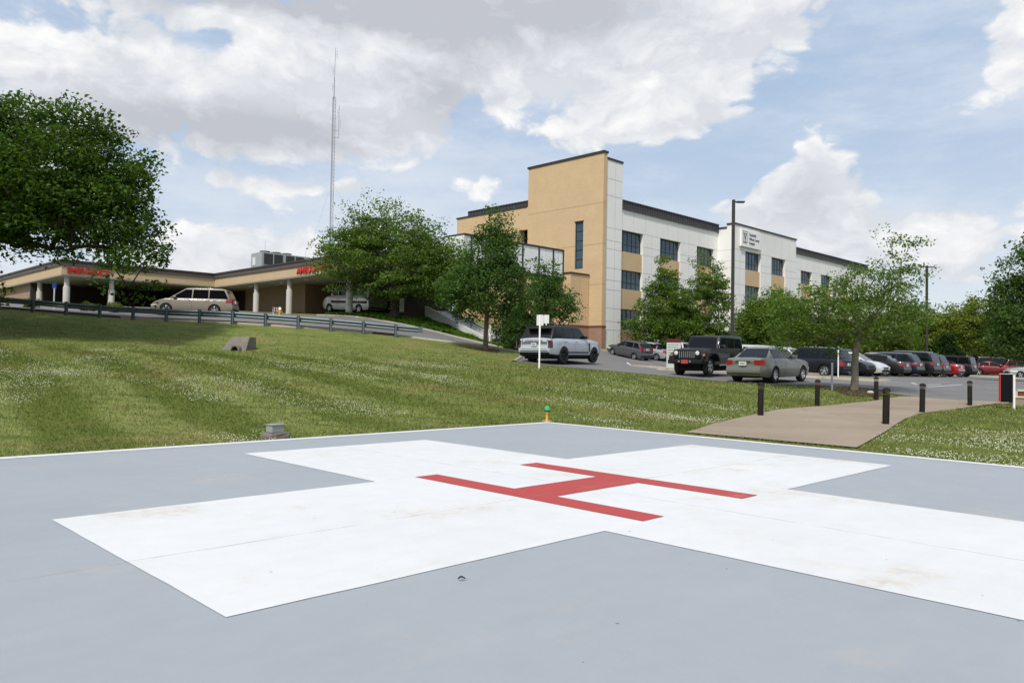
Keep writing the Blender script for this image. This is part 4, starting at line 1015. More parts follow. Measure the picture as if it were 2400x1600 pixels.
def guardrail():
    xs = [-6.9-1.905*i for i in range(22)]; yv = lambda x: 45.0+(x+30)*.045
    r = thing('guardrail', 'long galvanised steel guardrail on posts running along the driveway bank', 'guardrail', (-20, yv(-20), g1(-20, yv(-20))))
    o0 = np.array(r.location)
    for x in xs:
        y = yv(x); z = g1(x, y); mb = MB()
        mb.box(-.075, .075, -.004, .004, -.3, .76); mb.box(-.075, -.067, -.07, .07, -.3, .76); mb.box(.067, .075, -.07, .07, -.3, .76); mb.box(-.06, .06, .071, .13, .42, .72)
        o = mb.ob('post', 'galv', r); o.location = np.array((x, y-.18, z))-o0
    prof = [(.0, .38), (-.0, .405), (-.08, .44), (-.08, .475), (-.0, .52), (-.0, .57), (-.08, .615), (-.08, .65), (0, .685), (0, .71)]
    L = np.linspace(-5.6, xs[-1]-1, 90); V = []; F = []; k = len(prof)
    for x in L:
        y = yv(x); z = g1(x, y)
        for d, h in prof: V.append(np.array((x, y+d+.03, z+h))-o0)
    for i in range(len(L)-1):
        for j in range(k-1): F.append((i*k+j, i*k+j+1, (i+1)*k+j+1, (i+1)*k+j))
    link('rail', np_mesh('rail', V, np.array(F), 'galv', False), r)
    mb = MB()                                               # flared end piece
    y = yv(-5.6); z = g1(-5.6, y)
    for i in range(5):
        a0, a1 = i/5, (i+1)/5
        mb.box(-5.6+a0*.28, -5.6+a1*.28, y+.0-.10*a0, y+.02-.10*a0, z+.38-.07*a0, z+.71+.05*a0)
    o = mb.ob('end_piece', 'galv', r); o.data.transform(Matrix.Translation(-Vector(o0)))
    mb = MB(); xx = xs[10]
guardrail()
def edge_boards():
    L = np.linspace(-58, -7, 104); V = []; F = []
    for x in L:
        y = 45.0+(x+30)*.045+.34; z = g1(x, y); V += [(x, y, z-.1), (x, y, z+.14), (x, y+.1, z+.15), (x, y+.1, z-.1)]
    for i in range(len(L)-1):
        for k in range(3): F.append((i*4+k, i*4+k+1, i*4+k+5, i*4+k+4))
    o = link('edging', np_mesh('edging', V, np.array(F), 'edging')); tag(o, 'low dark weathered edging board along the drive behind the guardrail posts', 'edging')
edge_boards()
def headwall():
    p = gp(540, 806); p = np.array([at(540, 806, 36.8)[0], 36.8]); z = g1(*p)-.12
    r = thing('culvert_headwall', 'weathered concrete culvert headwall with a round pipe mouth set in the grassy bank', 'culvert', (*p, z), R(-3)); r.scale = (.86, .9, 1.0)
    # sloping slab face with a pipe collar
    mb = MB(); n = 20; w0, w1, h, d = .66, .50, .80, .62
    mb.add([(-w0, -.1, -.2), (w0*.85, -.1, -.2), (w0*.85, .06, .12), (w1*1.2, .5, h), (-w1*.75, .5, h), (-w0*.75, .06, .12), (w0*.85, 1.6, -.2), (-w0, 1.6, -.2), (w1*1.2, 1.4, h), (-w1*.75, 1.4, h)],
           [(0, 1, 2, 5), (5, 2, 3, 4), (4, 3, 8, 9), (1, 6, 8, 3, 2), (0, 5, 4, 9, 7), (6, 7, 9, 8)])
    mb.ob('face_slab', 'concrete_old', r, bevel=.015)
    mb = MB(); mb.add([(-w0*.75, .06, .12), (-w1*.75, .5, h), (-w1*.75-.06, .5, h-.02), (-w0*1.35, -.02, .0), (-w0*1.3, -.05, -.2), (-w0*.8, -.08, -.2)], [(0, 1, 2, 3), (0, 3, 4, 5)]); mb.ob('wing_slab', 'concrete_old', r)
    mb = MB(); pr = [(.20, -.02), (.265, -.02), (.28, .05), (.28, .6), (.20, .6)]
    vs = []; fs = []; m_ = 22
    for (rr, y) in pr:
        for i in range(m_): a = 2*math.pi*i/m_; vs.append((.06+rr*math.cos(a), y-.22, .13+rr*math.sin(a)))
    for j in range(4):
        for i in range(m_): fs.append((j*m_+i, j*m_+(i+1) % m_, (j+1)*m_+(i+1) % m_, (j+1)*m_+i))
    for i in range(m_): fs.append((4*m_+i, 4*m_+(i+1) % m_, (i+1) % m_, i))
    mb.add(vs, fs); mb.ob('pipe_collar', 'concrete_old', r, smooth=40)
    MB().lathe([(.001, 0), (.199, 0)], 22).mesh('x', 'under')
    mb = MB(); vs = [(.06+.205*math.cos(2*math.pi*i/m_), .1, .13+.205*math.sin(2*math.pi*i/m_)) for i in range(m_)]; mb.add(vs, [tuple(range(m_))]); mb.ob('pipe_mouth', 'under', r)
headwall()

# ------------------------------------------------------------------ bollards, lamps, signs and small furniture
BOL = [(1782, 975, 19.2, 'nearest dark bollard on the left edge of the path', .0), (1915, 952.7, 23.7, 'dark bollard left of the path with an orange rust ring under its cap', 1.), (2053.6, 938.7, 27.4, 'farthest slim dark bollard on the left path edge, near the small tree', .2),
       (2076, 995.8, 17.3, 'closest and tallest looking dark bollard, on the right path edge', .0), (2161, 967.5, 21.7, 'middle dark bollard of the right path edge', .3), (2273, 951, 25.6, 'farthest slightly leaning dark bollard of the right path edge', .2)]
def bollard(px, py, D, lb, rust):
    p = at(px*.98, py*.98, D); x, y = p[0], p[1]; z = g1(x, y)
    r = thing('bollard', lb, 'bollard', (x, y, z), 0, 'dark bollards along the path')
    r.rotation_euler = (R(random.uniform(-1, 1)), R(1.8 if D > 25 and px > 2200 else random.uniform(0, 1.4)), random.uniform(0, 6))
    MB().lathe([(.072, -.2), (.072, .655), (.07, .66), (.001, .66)], 20).ob('post', 'bollard_brown', r, smooth=40)
    mb = MB()
    for k in range(3): mb.lathe([(.001, .662+k*.03), (.075, .664+k*.03), (.078, .672+k*.03), (.075, .68+k*.03), (.001, .682+k*.03)], 20)
    mb.ob('louvre', 'rust' if rust > .9 else 'bollard_brown', r, smooth=40)
    MB().lathe([(.001, .752), (.088, .752), (.09, .765), (.082, .795), (.06, .822), (.03, .835), (.001, .838)], 20).ob('cap', 'bollard_brown', r, smooth=50)
for b in BOL: bollard(*b)
def lamp_post(px, top, Y, heads, lb):
    p = at(px, top, Y); x, y, zt = p; z = g1(x, y); h = zt-z
    r = thing('lamp_post', lb, 'lamp post', (x, y, z), 0, 'tall parking lot lamp posts')
    MB().lathe([(.28, -.3), (.28, .65), (.26, .7), (.001, .7)], 16).ob('footing', 'concrete_light', r, smooth=40)
    mb = MB(); mb.box(-.085, .085, -.085, .085, .7, h); mb.ob('pole', 'dark_bronze', r, bevel=.012)
    for s in heads:
        mb = MB(); a, b = (.086, .62) if s > 0 else (-.62, -.086); mb.box(min(a, s*.22), max(a, s*.22), -.04, .04, h-.16, h-.08) if s > 0 else mb.box(-.22, -.086, -.04, .04, h-.16, h-.08)
        mb.box(.20*s if s > 0 else -.66, .66 if s > 0 else -.20, -.16, .16, h-.17, h-.09); mb.ob('lamp_head', 'dark_bronze', r, bevel=.015)
lamp_post(1685, 459, 47, (1,), 'tall dark lamp post with one head in front of the white facade')
lamp_post(2129, 610, 69, (1, -1), 'distant dark lamp post with two heads beyond the island tree')
def sign_post(x, y, h, lb, wd=.30, hg=.46, rz=0., pm='white_paint', panel='sign_back', pr=.035, blank=False, group=None, name='road_sign', pole_h=None):
    z = g1(x, y); r = thing(name, lb, 'sign' if not blank else 'post', (x, y, z), rz, group)
    MB().box(-pr, pr, -.02, .02, -.3, pole_h or h).ob('post', pm, r, bevel=.006)
    if not blank:
        mb = MB(); n = 6; w2, h2, rr = wd/2, hg/2, .03; pts = []
        for cx, cz, a0 in ((w2-rr, h2-rr, 0), (-w2+rr, h2-rr, 1), (-w2+rr, -h2+rr, 2), (w2-rr, -h2+rr, 3)):
            for i in range(5): a = (a0+i/4)*math.pi/2; pts.append((cx+rr*math.cos(a), cz+rr*math.sin(a)))
        mb.prism(pts, -.004, .004); o = mb.ob('panel', panel, r); basis(o, (1, 0, 0), (0, 0, 1), (0, .026, h-hg/2))
    return r
g_ = 'white backed sign panels beside the silver SUV'
x_, y_ = at(1238.5, 840, 33.2)[:2]; sign_post(x_, y_, 2.32, 'nearer white sign back on a white post standing in the lawn', .30, .46, R(-12), group=g_)
x_, y_ = at(1253, 840, 42.0)[:2]; sign_post(x_, y_, 2.36, 'white sign back showing above the roof of the silver SUV', .30, .46, R(-15), group=g_)
x_, y_ = at(1186.5, 799, 51.)[:2]; r = sign_post(x_, y_, 2.05, 'white post with a small dark blue sign beside the driveway shrub', .24, .34, R(60), panel='sign_blue', pole_h=1.75)
x_, y_ = at(1125, 785, 51.3)[:2]; r = sign_post(x_, y_, 1.35, 'thin white post at the foot of the white stairs', pr=.03, blank=True, name='marker_post')
x_, y_ = at(123.5, 707, 49.)[:2]; r = sign_post(x_, y_, 1.72, 'white post with blue parking sign in front of the emergency canopy', .24, .36, R(48), panel='sign_blue', pole_h=1.38)
mb = MB(); mb.lathe([(.045, 0), (.05, .006), (.001, .006)], 12); o = mb.ob('symbol', 'sign_white', r.children[1]); o.location = (0, 0, -.012)
x_, y_ = at(1911, 882, 28.6)[:2]; r = sign_post(x_, y_, 1.07, 'short grey weathered post left of the pale trunked tree', pr=.035, blank=True, pm='mast', name='marker_post')
x_, y_ = at(1925, 866, 41.5)[:2]; r = sign_post(x_, y_, 1.75, 'white post standing on the green strip in front of the black SUV', pr=.03, blank=True, name='marker_post')
x_, y_ = at(1598, 800, 58)[:2]; r = sign_post(x_, y_, 2.2, 'small white sign on a post under the pale upright tree', .3, .45, 0, name='road_sign')
def directory():
    x, y = at(1547, 835, 46.5)[:2]; r = thing('directory_sign', 'white upright directory sign with rows of green text and a maroon top', 'sign', (x, y, g1(x, y)), R(-12))
    MB().box(-.42, .42, -.06, .06, -.2, 1.62).ob('panel', 'sign_panel', r, bevel=.01); MB().box(-.42, .42, -.062, .062, 1.622, 1.85).ob('header', 'maroon', r)
    mb = MB(); rr = random.Random(4)
    for k in range(8):
        z = 1.5-k*.16; q = -.34
        while q < .25:
            w_ = rr.uniform(.05, .16); mb.box(q, min(.34, q+w_), -.066, -.0605, z-.022, z+.022); q += w_+.03
    mb.ob('lettering', 'green_text', r)
    MB().box(-.55, .55, -.15, .15, -.3, .14).ob('base', 'concrete_light', r)
directory()
def panel_sign():
    p = at(2311, 935, 24.5); x, y = p[0], p[1]; z = g1(x, y); r = thing('panel_sign', 'black panel sign with a red edge on a white post beside the path', 'sign', (x, y, z), R(-6))
    MB().box(-.18, .18, -.03, .03, .22, 1.10).ob('panel', 'sign_black', r, bevel=.006); MB().box(-.205, -.181, -.035, .035, .24, 1.085).ob('edge_strip', 'sign_edge', r)
    MB().box(-.205, .18, -.036, .036, 1.101, 1.118).ob('top_rail', 'sign_back', r)
    MB().box(.19, .25, -.05, .0, -.2, 1.08).ob('post', 'white_paint', r, bevel=.006)
panel_sign()
def planter():
    p = at(2330, 938, 25.6); x, y = p[0], p[1]; z = g1(x, y); r = thing('planter_wall', 'low tan concrete planter wall with a red brick panel at the right edge', 'planter', (x, y, z), R(-14))
    MB().box(0, 2.6, 0, .5, -.2, .27).ob('base', 'path_concrete', r, bevel=.015); MB().box(.0, 2.6, -.03, .53, .275, .31).ob('ledge', 'planter_cap', r, bevel=.01)
    mb = MB(); mb.box(.02, .10, .02, .48, .31, .50); mb.box(.10, 2.6, .02, .48, .49, .55); mb.box(.10, 2.6, .02, .48, .31, .335); mb.ob('cap', 'planter_cap', r)
    MB().box(.10, 2.58, .06, .44, .335, .49).ob('brick_panel', 'brick_red', r)
planter()
def hydrant():
    x, y = at(642.5, 738, 55)[:2]; r = thing('fire_hydrant', 'yellow fire hydrant with a white cap in front of the canopy column', 'hydrant', (x, y, g1(x, y)), R(20))
    MB().lathe([(.16, 0), (.16, .04), (.11, .05), (.11, .44), (.15, .45), (.15, .49), (.001, .49)], 16).ob('barrel', 'yellow_paint', r, smooth=40)
    MB().lathe([(.135, .492), (.13, .56), (.09, .64), (.04, .67), (.04, .73), (.001, .73)], 16).ob('bonnet', 'sign_white', r, smooth=40)
    for s in (-1, 1): MB().bar((s*.10, 0, .34), (s*.2, 0, .34), .055, 10).ob('outlet', 'yellow_paint', r)
    MB().bar((0, -.1, .30), (0, -.21, .30), .075, 10).ob('outlet', 'yellow_paint', r); r.scale = (.85,)*3
hydrant()
def barricade():
    x, y = at(633, 738, 57)[:2]; r = thing('barricade', 'small folding barricade with red and white boards beside the fire hydrant', 'barricade', (x, y, g1(x, y)), R(35))
    for s in (-1, 1):
        mb = MB(); 
        for q in (-.35, .35): mb.bar((q, s*.22, 0), (q, s*.02, .95), .025, 5)
        mb.ob('leg', 'sign_back', r)
        r.scale = (.62,)*3
        for z in (.5, .8):
            y_ = s*(.22-.2*z/.95)+s*.03
            for k in range(6):
                mb = MB() if k == 0 else mb
                mb.cur = k % 2; mb.box(-.42+k*.14, -.28+k*.14, y_-.012, y_+.012, z-.09, z+.09)
            mb.ob('board', ['lamp_red', 'sign_white'], r)
barricade()
def cone():
    x, y = at(912, 727, 56.5)[:2]; r = thing('traffic_cone', 'orange traffic cone under the wide layered tree', 'cone', (x, y, g1(x, y)))
    MB().lathe([(.12, .03), (.03, .62), (.02, .64), (.001, .64)], 16).ob('cone_body', 'orange', r, smooth=40); MB().box(-.18, .18, -.18, .18, 0, .03).ob('base', 'orange', r)
cone()
for i, (px, py, D, s_) in enumerate(((205, 704, 51.5, .45), (262, 707, 50.5, .5), (70, 702, 52, .5))):
    x, y = at(px, py, D)[:2]
    tree('bush', ['small olive bush behind the guardrail left of the parked minivan', 'low spiky green bush between two guardrail posts', 'small pale bush at the far left behind the guardrail'][i], 'shrub', (x, y, g1(x, y)), .06, .02, [(0, 0, s_*.6, s_*.9, s_*.8, s_*.5)], 30, 60, .10, .2, ['leaf_olive', 'leaf_yellow', 'leaf_fresh'][i], 'bark_dark', 120+i, .8, .3)

# ------------------------------------------------------------------ vehicles
def P_(**k):
    d = dict(L=4.7, W=1.84, H=1.70, wb=2.7, fo=.92, rw=.345, sill=.24, belt=1.03, hood=.86, tailb=1.06, deck=.98, cowl=1.25, rf=1.95, rr=4.25, tail=4.55, wr=.80, Bp=2.35, Cp=3.35, Dp=None, kf=.17, kr=.10, rim='silver_rim', spokes=5,
             roof=None, clad=0., tail_lamp=(.68, .92, .30, .28), lamp=(.62, .80, .40, .42), trunk=False, rake=.0, glass='glass_dark', plate=True, rails=False, frontcap=.0, boxy=1.)
    d.update(k); return d
TYPES = {
 'luxury_suv': P_(L=5.0, W=2.02, H=1.84, wb=2.94, fo=.86, rw=.385, sill=.30, belt=1.20, hood=1.02, tailb=1.20, deck=1.14, cowl=1.42, rf=2.12, rr=4.45, tail=4.86, wr=.80, Bp=2.78, Cp=3.75, rim='black_rim', roof='p_black', clad=.16, kr=.10, tail_lamp=(.74, 1.10, .20, .10), bt=False, lamp=(.82, .98, .36, .3)),
 'sedan': P_(L=4.82, W=1.80, H=1.48, wb=2.72, fo=.98, rw=.325, sill=.22, belt=.96, hood=.78, tailb=.99, deck=.97, cowl=1.35, rf=2.30, rr=3.40, tail=4.14, wr=.67, Bp=2.75, Cp=3.72, trunk=True, tail_lamp=(.72, .91, .28, .25), lamp=(.60, .76, .5, .42), spokes=7, kr=.19, kf=.19, bt=False),
 'suv': P_(rails=True), 'crossover': P_(L=4.65, H=1.66, rr=4.1, tail=4.5, roof=None, tail_lamp=(.78, .98, .34, .24), clad=.13),
 'wagon': P_(L=4.78, W=1.82, H=1.61, belt=.98, tailb=1.03, deck=.96, rf=2.05, rr=4.2, tail=4.62, cowl=1.25, rails=True, clad=.10, tail_lamp=(.80, .96, .30, .40)),
 'big_suv': P_(L=5.0, W=1.98, H=1.79, wb=2.86, belt=1.12, hood=.98, tailb=1.12, deck=1.05, rr=4.62, tail=4.86, wr=.84, rails=True, rw=.37, tail_lamp=(.85, 1.05, .22, .30)),
 'boxy_suv': P_(L=4.45, W=1.78, H=1.72, wb=2.63, belt=1.08, hood=.98, tailb=1.08, deck=1.0, cowl=1.35, rf=1.80, rr=4.15, tail=4.32, wr=.88, kf=.08, kr=.05, clad=.12, tail_lamp=(.82, 1.0, .10, .16), rw=.36),
 'minivan': P_(L=5.10, W=1.96, H=1.76, wb=3.0, fo=.98, belt=1.05, hood=.80, tailb=1.08, deck=.98, cowl=1.05, rf=2.15, rr=4.62, tail=4.96, wr=.80, Bp=2.55, Cp=3.58, Dp=4.72, tail_lamp=(.84, 1.06, .42, .34), rim='silver_rim'),
 'hatchback': P_(L=4.06, W=1.70, H=1.53, wb=2.53, fo=.82, rw=.30, sill=.20, belt=.96, hood=.78, tailb=1.02, deck=.90, cowl=.98, rf=1.95, rr=3.55, tail=3.92, wr=.74, Bp=2.10, Cp=3.02, tail_lamp=(.82, 1.20, .16, .20), lamp=(.66, .86, .55, .35)),
 'liftback': P_(L=4.48, W=1.75, H=1.49, wb=2.7, fo=.93, rw=.31, belt=.94, hood=.76, tailb=1.02, deck=.98, cowl=1.15, rf=2.15, rr=3.0, tail=4.30, wr=.70, Bp=2.45, Cp=3.45, tail_lamp=(.78, .98, .25, .26)),
 'coupe': P_(L=4.70, W=1.82, H=1.42, wb=2.72, rw=.33, belt=.93, hood=.76, tailb=.98, deck=.96, cowl=1.35, rf=2.35, rr=3.25, tail=4.35, wr=.70, Bp=2.75, Cp=3.6, trunk=True, tail_lamp=(.72, .92, .3, .4)),
 'van': P_(L=5.6, W=2.05, H=2.55, wb=3.5, fo=1.0, rw=.35, sill=.28, belt=1.35, hood=1.05, tailb=1.35, deck=1.3, cowl=1.05, rf=1.75, rr=5.45, tail=5.55, wr=.90, Bp=1.95, Cp=5.3, kf=.16, kr=.04, glass='glass_dark', tail_lamp=(1., 1.5, .1, .12), lamp=(.80, 1.02, .55, .36)),
 'offroad': P_(L=4.45, W=1.58, H=1.80, wb=2.95, fo=.68, rw=.405, sill=.46, belt=1.20, hood=1.13, tailb=1.20, deck=1.18, cowl=1.52, rf=1.80, rr=4.32, tail=4.44, wr=.90, Bp=2.52, Cp=3.42, kf=.05, kr=.02, tail_lamp=(.85, 1.1, .03, .14), boxy=0.),
}
def make_wheel(root, x, s, W, p):
    rw = p['rw']; hub = thing('wheel', None, None, (x, s*(W/2-.125), rw)); hub.parent = root
    tw = .115
    prof = [(rw*.66, -tw), (rw*.93, -tw), (rw*.99, -tw*.75), (rw, -tw*.5), (rw, tw*.5), (rw*.99, tw*.75), (rw*.93, tw), (rw*.66, tw), (rw*.64, tw*.3), (rw*.64, -tw)]
    mb = MB(); mb.lathe(prof, 32, axis='y', caps=False); mb.ob('tyre', 'rubber', hub, smooth=40)
    mb = MB(); o = s; r0 = rw*.655
    mb.lathe([(r0, o*.02), (r0, o*.098), (r0*.92, o*.108), (r0*.90, o*.08), (r0*.88, o*.03)], 32, axis='y', caps=False)
    n = p['spokes']
    for k in range(n):
        a = 2*math.pi*k/n+.3; ca, sa = math.cos(a), math.sin(a); w0, w1 = r0*.13, r0*.20
        q = [(-w0, r0*.12), (w0, r0*.12), (w1, r0*.93), (-w1, r0*.93)]
        vs = [(ca*v-sa*u, o*(.092-.014*(v < r0*.5)), sa*v+ca*u) for u, v in q]+[(ca*v-sa*u, o*.055, sa*v+ca*u) for u, v in q]
        mb.add(vs, [(0, 1, 2, 3), (4, 5, 6, 7), (0, 1, 5, 4), (1, 2, 6, 5), (2, 3, 7, 6), (3, 0, 4, 7)])
    mb.lathe([(.001, o*.05), (r0*.22, o*.05), (r0*.22, o*.095), (r0*.14, o*.102), (.001, o*.102)], 16, axis='y')
    rm = mb.ob('rim', p['rim'], hub, smooth=35)
    mb = MB(); mb.lathe([(.001, o*.02), (r0*.87, o*.02), (r0*.87, o*.035), (.001, o*.035)], 24, axis='y'); mb.ob('backing_disc', 'black', hub)  # dark disc added as backing behind the spokes

def build_car(name, label, kind, x, y, az, paint, group=None, plate='plate', **over):
    p = dict(TYPES[kind]); p.update(over); L, W, H = p['L'], p['W'], p['H']; sill, belt = p['sill'], p['belt']
    z0 = g1(x, y)+.03
    root = thing(name, label, 'car', (x, y, z0), R(90-az), group)
    # sit on the slope of the lot
    hx, hy = math.sin(R(az)), math.cos(R(az)); e = p['wb']/2
    root.rotation_euler = (0, -math.atan2(g1(x+hx*e, y+hy*e)-g1(x-hx*e, y-hy*e), 2*e), R(90-az))
    fa, ra = p['fo'], p['fo']+p['wb']; ar = p['rw']*1.16
    side = lambda z: float(np.interp((z-sill)/(belt-sill), [0, .12, .42, .80, .93, 1.], [.915, .965, 1., .985, .965, .905] if p['boxy'] else [.98, .99, 1, 1, .995, .98]))
    def plan(d): return 1-p['kf']*max(0, 1-d/.8)**2.3-p['kr']*max(0, 1-(L-d)/.75)**2.3
    tops = [(0, p['hood']-.26), (.05, p['hood']-.12), (.22, p['hood']), (p['cowl']*.6, (p['hood']+belt)/2+.03), (p['cowl'], belt), (p['tail'], p['tailb']), (L-.10, p['deck']) if p['trunk'] else (L-.06, p['deck']), (L, p['deck']-.13)]
    tz = lambda d: float(np.interp(d, [t[0] for t in tops], [t[1] for t in tops]))
    def bz(d):
        z = sill+.05*max(0, 1-d/.5)+.06*max(0, 1-(L-d)/.5)
        for c in (fa, ra):
            if abs(d-c) < ar: z = max(z, p['rw']+math.sqrt(max(0, ar*ar-(d-c)**2)))
        return z
    def sxo(d, z):
        q = (z-sill)/(belt-sill); f = max(0, 1-d/.45); b = max(0, 1-(L-d)/.4)
        return -f*float(np.interp(q, [0, .3, .6, 1], [.10, 0, .03, .20]))+b*float(np.interp(q, [0, .28, .50, .58, 1.], [.14, .0, .01, .06, .05]))
    def S(d, z, out=0.): return W/2*plan(d)*side(z)+out
    st = set(np.r_[np.linspace(0, .5, 7), np.linspace(.5, L-.5, 26), np.linspace(L-.5, L, 7)].round(3))
    for c in (fa, ra):
        for a in np.linspace(0, math.pi, 15): st.add(round(c-ar*math.cos(a), 3))
        st.add(round(c-ar-.004, 3)); st.add(round(c+ar+.004, 3))
    st = sorted(d for d in st if 0 <= d <= L); NR = 9
    V = []; F = []; MI = []
    for d in st:
        zb, zt = bz(d), tz(d); ring = []
        zt = max(zt, zb+.05)
        for t in np.linspace(0, 1, NR): z = zb+(zt-zb)*t; ring.append((L/2-d+sxo(d, z), S(d, z), z))
        yl = ring[-1][1]; ring += [(ring[-1][0], yl*.80, zt+.022), (ring[-1][0], yl*.4, zt+.04), (ring[-1][0], 0, zt+.045)]
        ring = [(ring[0][0], 0, zb), (ring[0][0], ring[0][1]-.20, zb)]+ring
        V += ring
    k = NR+5; n = len(st)
    V = V+[(a, -b, c) for a, b, c in V]; off = k*n
    for i in range(n-1):
        for j in range(k-1):
            a, b, c, d = i*k+j, (i+1)*k+j, (i+1)*k+j+1, i*k+j+1
            F.append((a, d, c, b)); F.append((off+a, off+b, off+c, off+d))
            lowz = max(V[q][2] for q in (a, b, c, d)); mi = 1 if (p['clad'] and j <= 3 and lowz < sill+p['clad']+.06) or j == 0 else 0
            MI += [mi, mi]
    for i in (0, n-1):
        for j in range(k-1):
            a, b = i*k+j, i*k+j+1; F.append((a, b, off+b, off+a)); MI.append(1 if p['clad'] and V[b][2] < sill+p['clad']+.1 else 0)
    me = bpy.data.meshes.new('body'); me.from_pydata(V, [], F); me.materials.append(M[paint]); me.materials.append(M['black']); me.polygons.foreach_set('material_index', MI)
    bm = bmesh.new(); bm.from_mesh(me); bmesh.ops.remove_doubles(bm, verts=bm.verts, dist=.0006); bmesh.ops.recalc_face_normals(bm, faces=bm.faces); bm.to_mesh(me); bm.free(); shade(me, 32)
    link('body', me, root)
    mb = MB(); mb.box(-L/2+.25, L/2-.25, -W/2+.30, W/2-.30, .20, belt-.25); mb.ob('underbody', 'under', root)
    # --- greenhouse
    yb = W/2*((.885 if p['trunk'] else .905) if p['boxy'] else .96); yt = W/2*p['wr']; zr = H
    ar_ = .045 if p['boxy'] and not p['trunk'] else (.075 if p['boxy'] else .03)
    pr = [(p['cowl']-.02, belt-.04), (p['rf'], H-ar_), (p['rf']+.30, H-ar_*.3), ((p['rf']+p['rr'])/2, H), (p['rr']-.28, H-ar_*.35), (p['rr'], H-ar_-.01), (p['tail'], p['tailb']-.04)]
    def yw(z): return yb+(yt-yb)*(z-belt)/(H-belt)
    vs = [(L/2-d, yw(z), z) for d, z in pr]+[(L/2-d, -yw(z), z) for d, z in pr]; m_ = len(pr)
    mb = MB(); mb.add(vs, [tuple(range(m_)), tuple(range(2*m_-1, m_-1, -1))]+[(i, (i+1) % m_, m_+(i+1) % m_, m_+i) for i in range(m_)])
    rp = p['roof'] or paint
    mb.ob('roof', rp, root, bevel=.045 if p['boxy'] else .03, smooth=35)
    ff = lambda z: np.interp(z, [belt-.04, H-.045], [p['cowl']-.02, p['rf']]); fr = lambda z: np.interp(z, [p['tailb']-.04, H-.06], [p['tail'], p['rr']])
    zlo, zhi = belt+.035, H-.115
    def pane(name, d0l, d0h, d1l, d1h, s, zl=None, zh=None):
        a = zl or zlo; b = zh or zhi; o = .010
        q = [(d0l, a), (d1l, a), (d1h, b), (d0h, b)]; mb = MB()
        mb.add([(L/2-d, s*(yw(z)+o), z) for d, z in q]+[(L/2-d, s*(yw(z)-.03), z) for d, z in q], [(0, 1, 2, 3), (4, 5, 6, 7)]+[(i, (i+1) % 4, 4+(i+1) % 4, 4+i) for i in range(4)])
        mb.ob(name, p['glass'], root)
    ins = .11
    f_lo, f_hi, r_lo, r_hi = ff(zlo)+ins*.9, ff(zhi)+ins, fr(zlo)-ins*1.2, fr(zhi)-ins*1.0
    cut = [p['Bp'], p['Cp']]+([p['Dp']] if False else [])
    for s in (1, -1):
        pane('side_window', f_lo, f_hi, p['Bp']-.035, p['Bp']+.0, s)
        pane('side_window', p['Bp']+.05, p['Bp']+.07, p['Cp']-.035, p['Cp']-.02, s)
        if r_lo-p['Cp'] > .28: pane('side_window', p['Cp']+.05, p['Cp']+.05, r_lo, max(r_hi, p['Cp']+.12), s)
    def face_pane(name, dl, zl, dh, zh, o, m='glass_dark', inset=.10):
        yl, yh = yw(max(zl, belt))-inset, yw(zh)-inset; mb = MB(); nrm = Vector((zh-zl, 0, -(dh-dl)*(-1))); 
        nx, nz = (zh-zl), (dh-dl); l = math.hypot(nx, nz); nx, nz = nx/l*o, nz/l*o
        q = [(dl, yl, zl), (dl, -yl, zl), (dh, -yh, zh), (dh, yh, zh)]
        sg = 1 if name == 'windshield' else -1
        mb.add([(L/2-d+abs(nx)*sg, yy, z+abs(nz)) for d, yy, z in q]+[(L/2-d-.03*sg, yy, z-.01) for d, yy, z in q], [(0, 1, 2, 3), (4, 5, 6, 7)]+[(i, (i+1) % 4, 4+(i+1) % 4, 4+i) for i in range(4)])
        return mb.ob(name, m, root)
    zl = belt+.03; face_pane('windshield', float(ff(zl)), zl, float(ff(H-.11)), H-.11, .012, 'glass_cabin' if kind not in ('offroad',) else 'glass_dark')
    zl = p['tailb']+.04; face_pane('rear_window', float(fr(zl)), zl, float(fr(H-.10)), H-.10, .014, inset=.15 if p['trunk'] else .09)
    # --- lamps wrapped round the corners
    def wrap(name, rear, z0, z1, ls, lw, m):
        for s in (1, -1):
            mb = MB(); cols = 6; rows = 3
            for r_ in range(rows+1):
                z = z0+(z1-z0)*r_/rows
                for c in range(cols+1):
                    if c < cols-1:
                        d = ls*(1-c/(cols-2)) if not rear else L-ls*(1-c/(cols-2)); d = min(max(d, 0), L); yy = S(d, z)+.008; xx = L/2-d+sxo(d, z)
                    else:
                        d = 0 if not rear else L; yy = S(d, z)-lw*(.5 if c == cols-1 else 1.); xx = L/2-d+sxo(d, z)
                    if c >= cols-2: xx += (.010 if not rear else -.010)
                    mb.v.append((xx, s*yy, z))
            for r_ in range(rows):
                for c in range(cols): a = r_*(cols+1)+c; mb.f.append((a, a+1, a+cols+2, a+cols+1)); mb.mi.append(0)
            mb.ob(name, m, root, smooth=60, normals=True)
    tl = p['tail_lamp']; wrap('taillight', True, tl[0], tl[1], tl[2], tl[3], p.get('tail_mat', 'lamp_red'))
    if kind not in ('offroad',):
        hl = p['lamp']; wrap('headlight', False, hl[0], min(hl[1], tz(.0)+.02), hl[2], hl[3], 'lamp_clear')
        zg = p['hood']-.27; xf = L/2+.004
        mb = MB()
        for q in range(4): mb.box(xf-.10, xf+.0, -W*.24, W*.24, zg-.10+q*.055, zg-.07+q*.055)
        mb.ob('grille', 'black', root)
        mb = MB(); mb.box(xf-.06, xf+.002, -W*.36, W*.36, sill+.10, sill+.22); mb.ob('lower_intake', 'black', root)
    # rear details
    xr = -L/2
    zpl = p.get('zplate', (tl[0]+tl[1])/2-.03); mb = MB(); mb.box(xr-.022, xr+.04, -.155, .155, zpl-.08, zpl+.08); pl = mb.ob('licence_plate', plate, root)
    mb = MB(); 
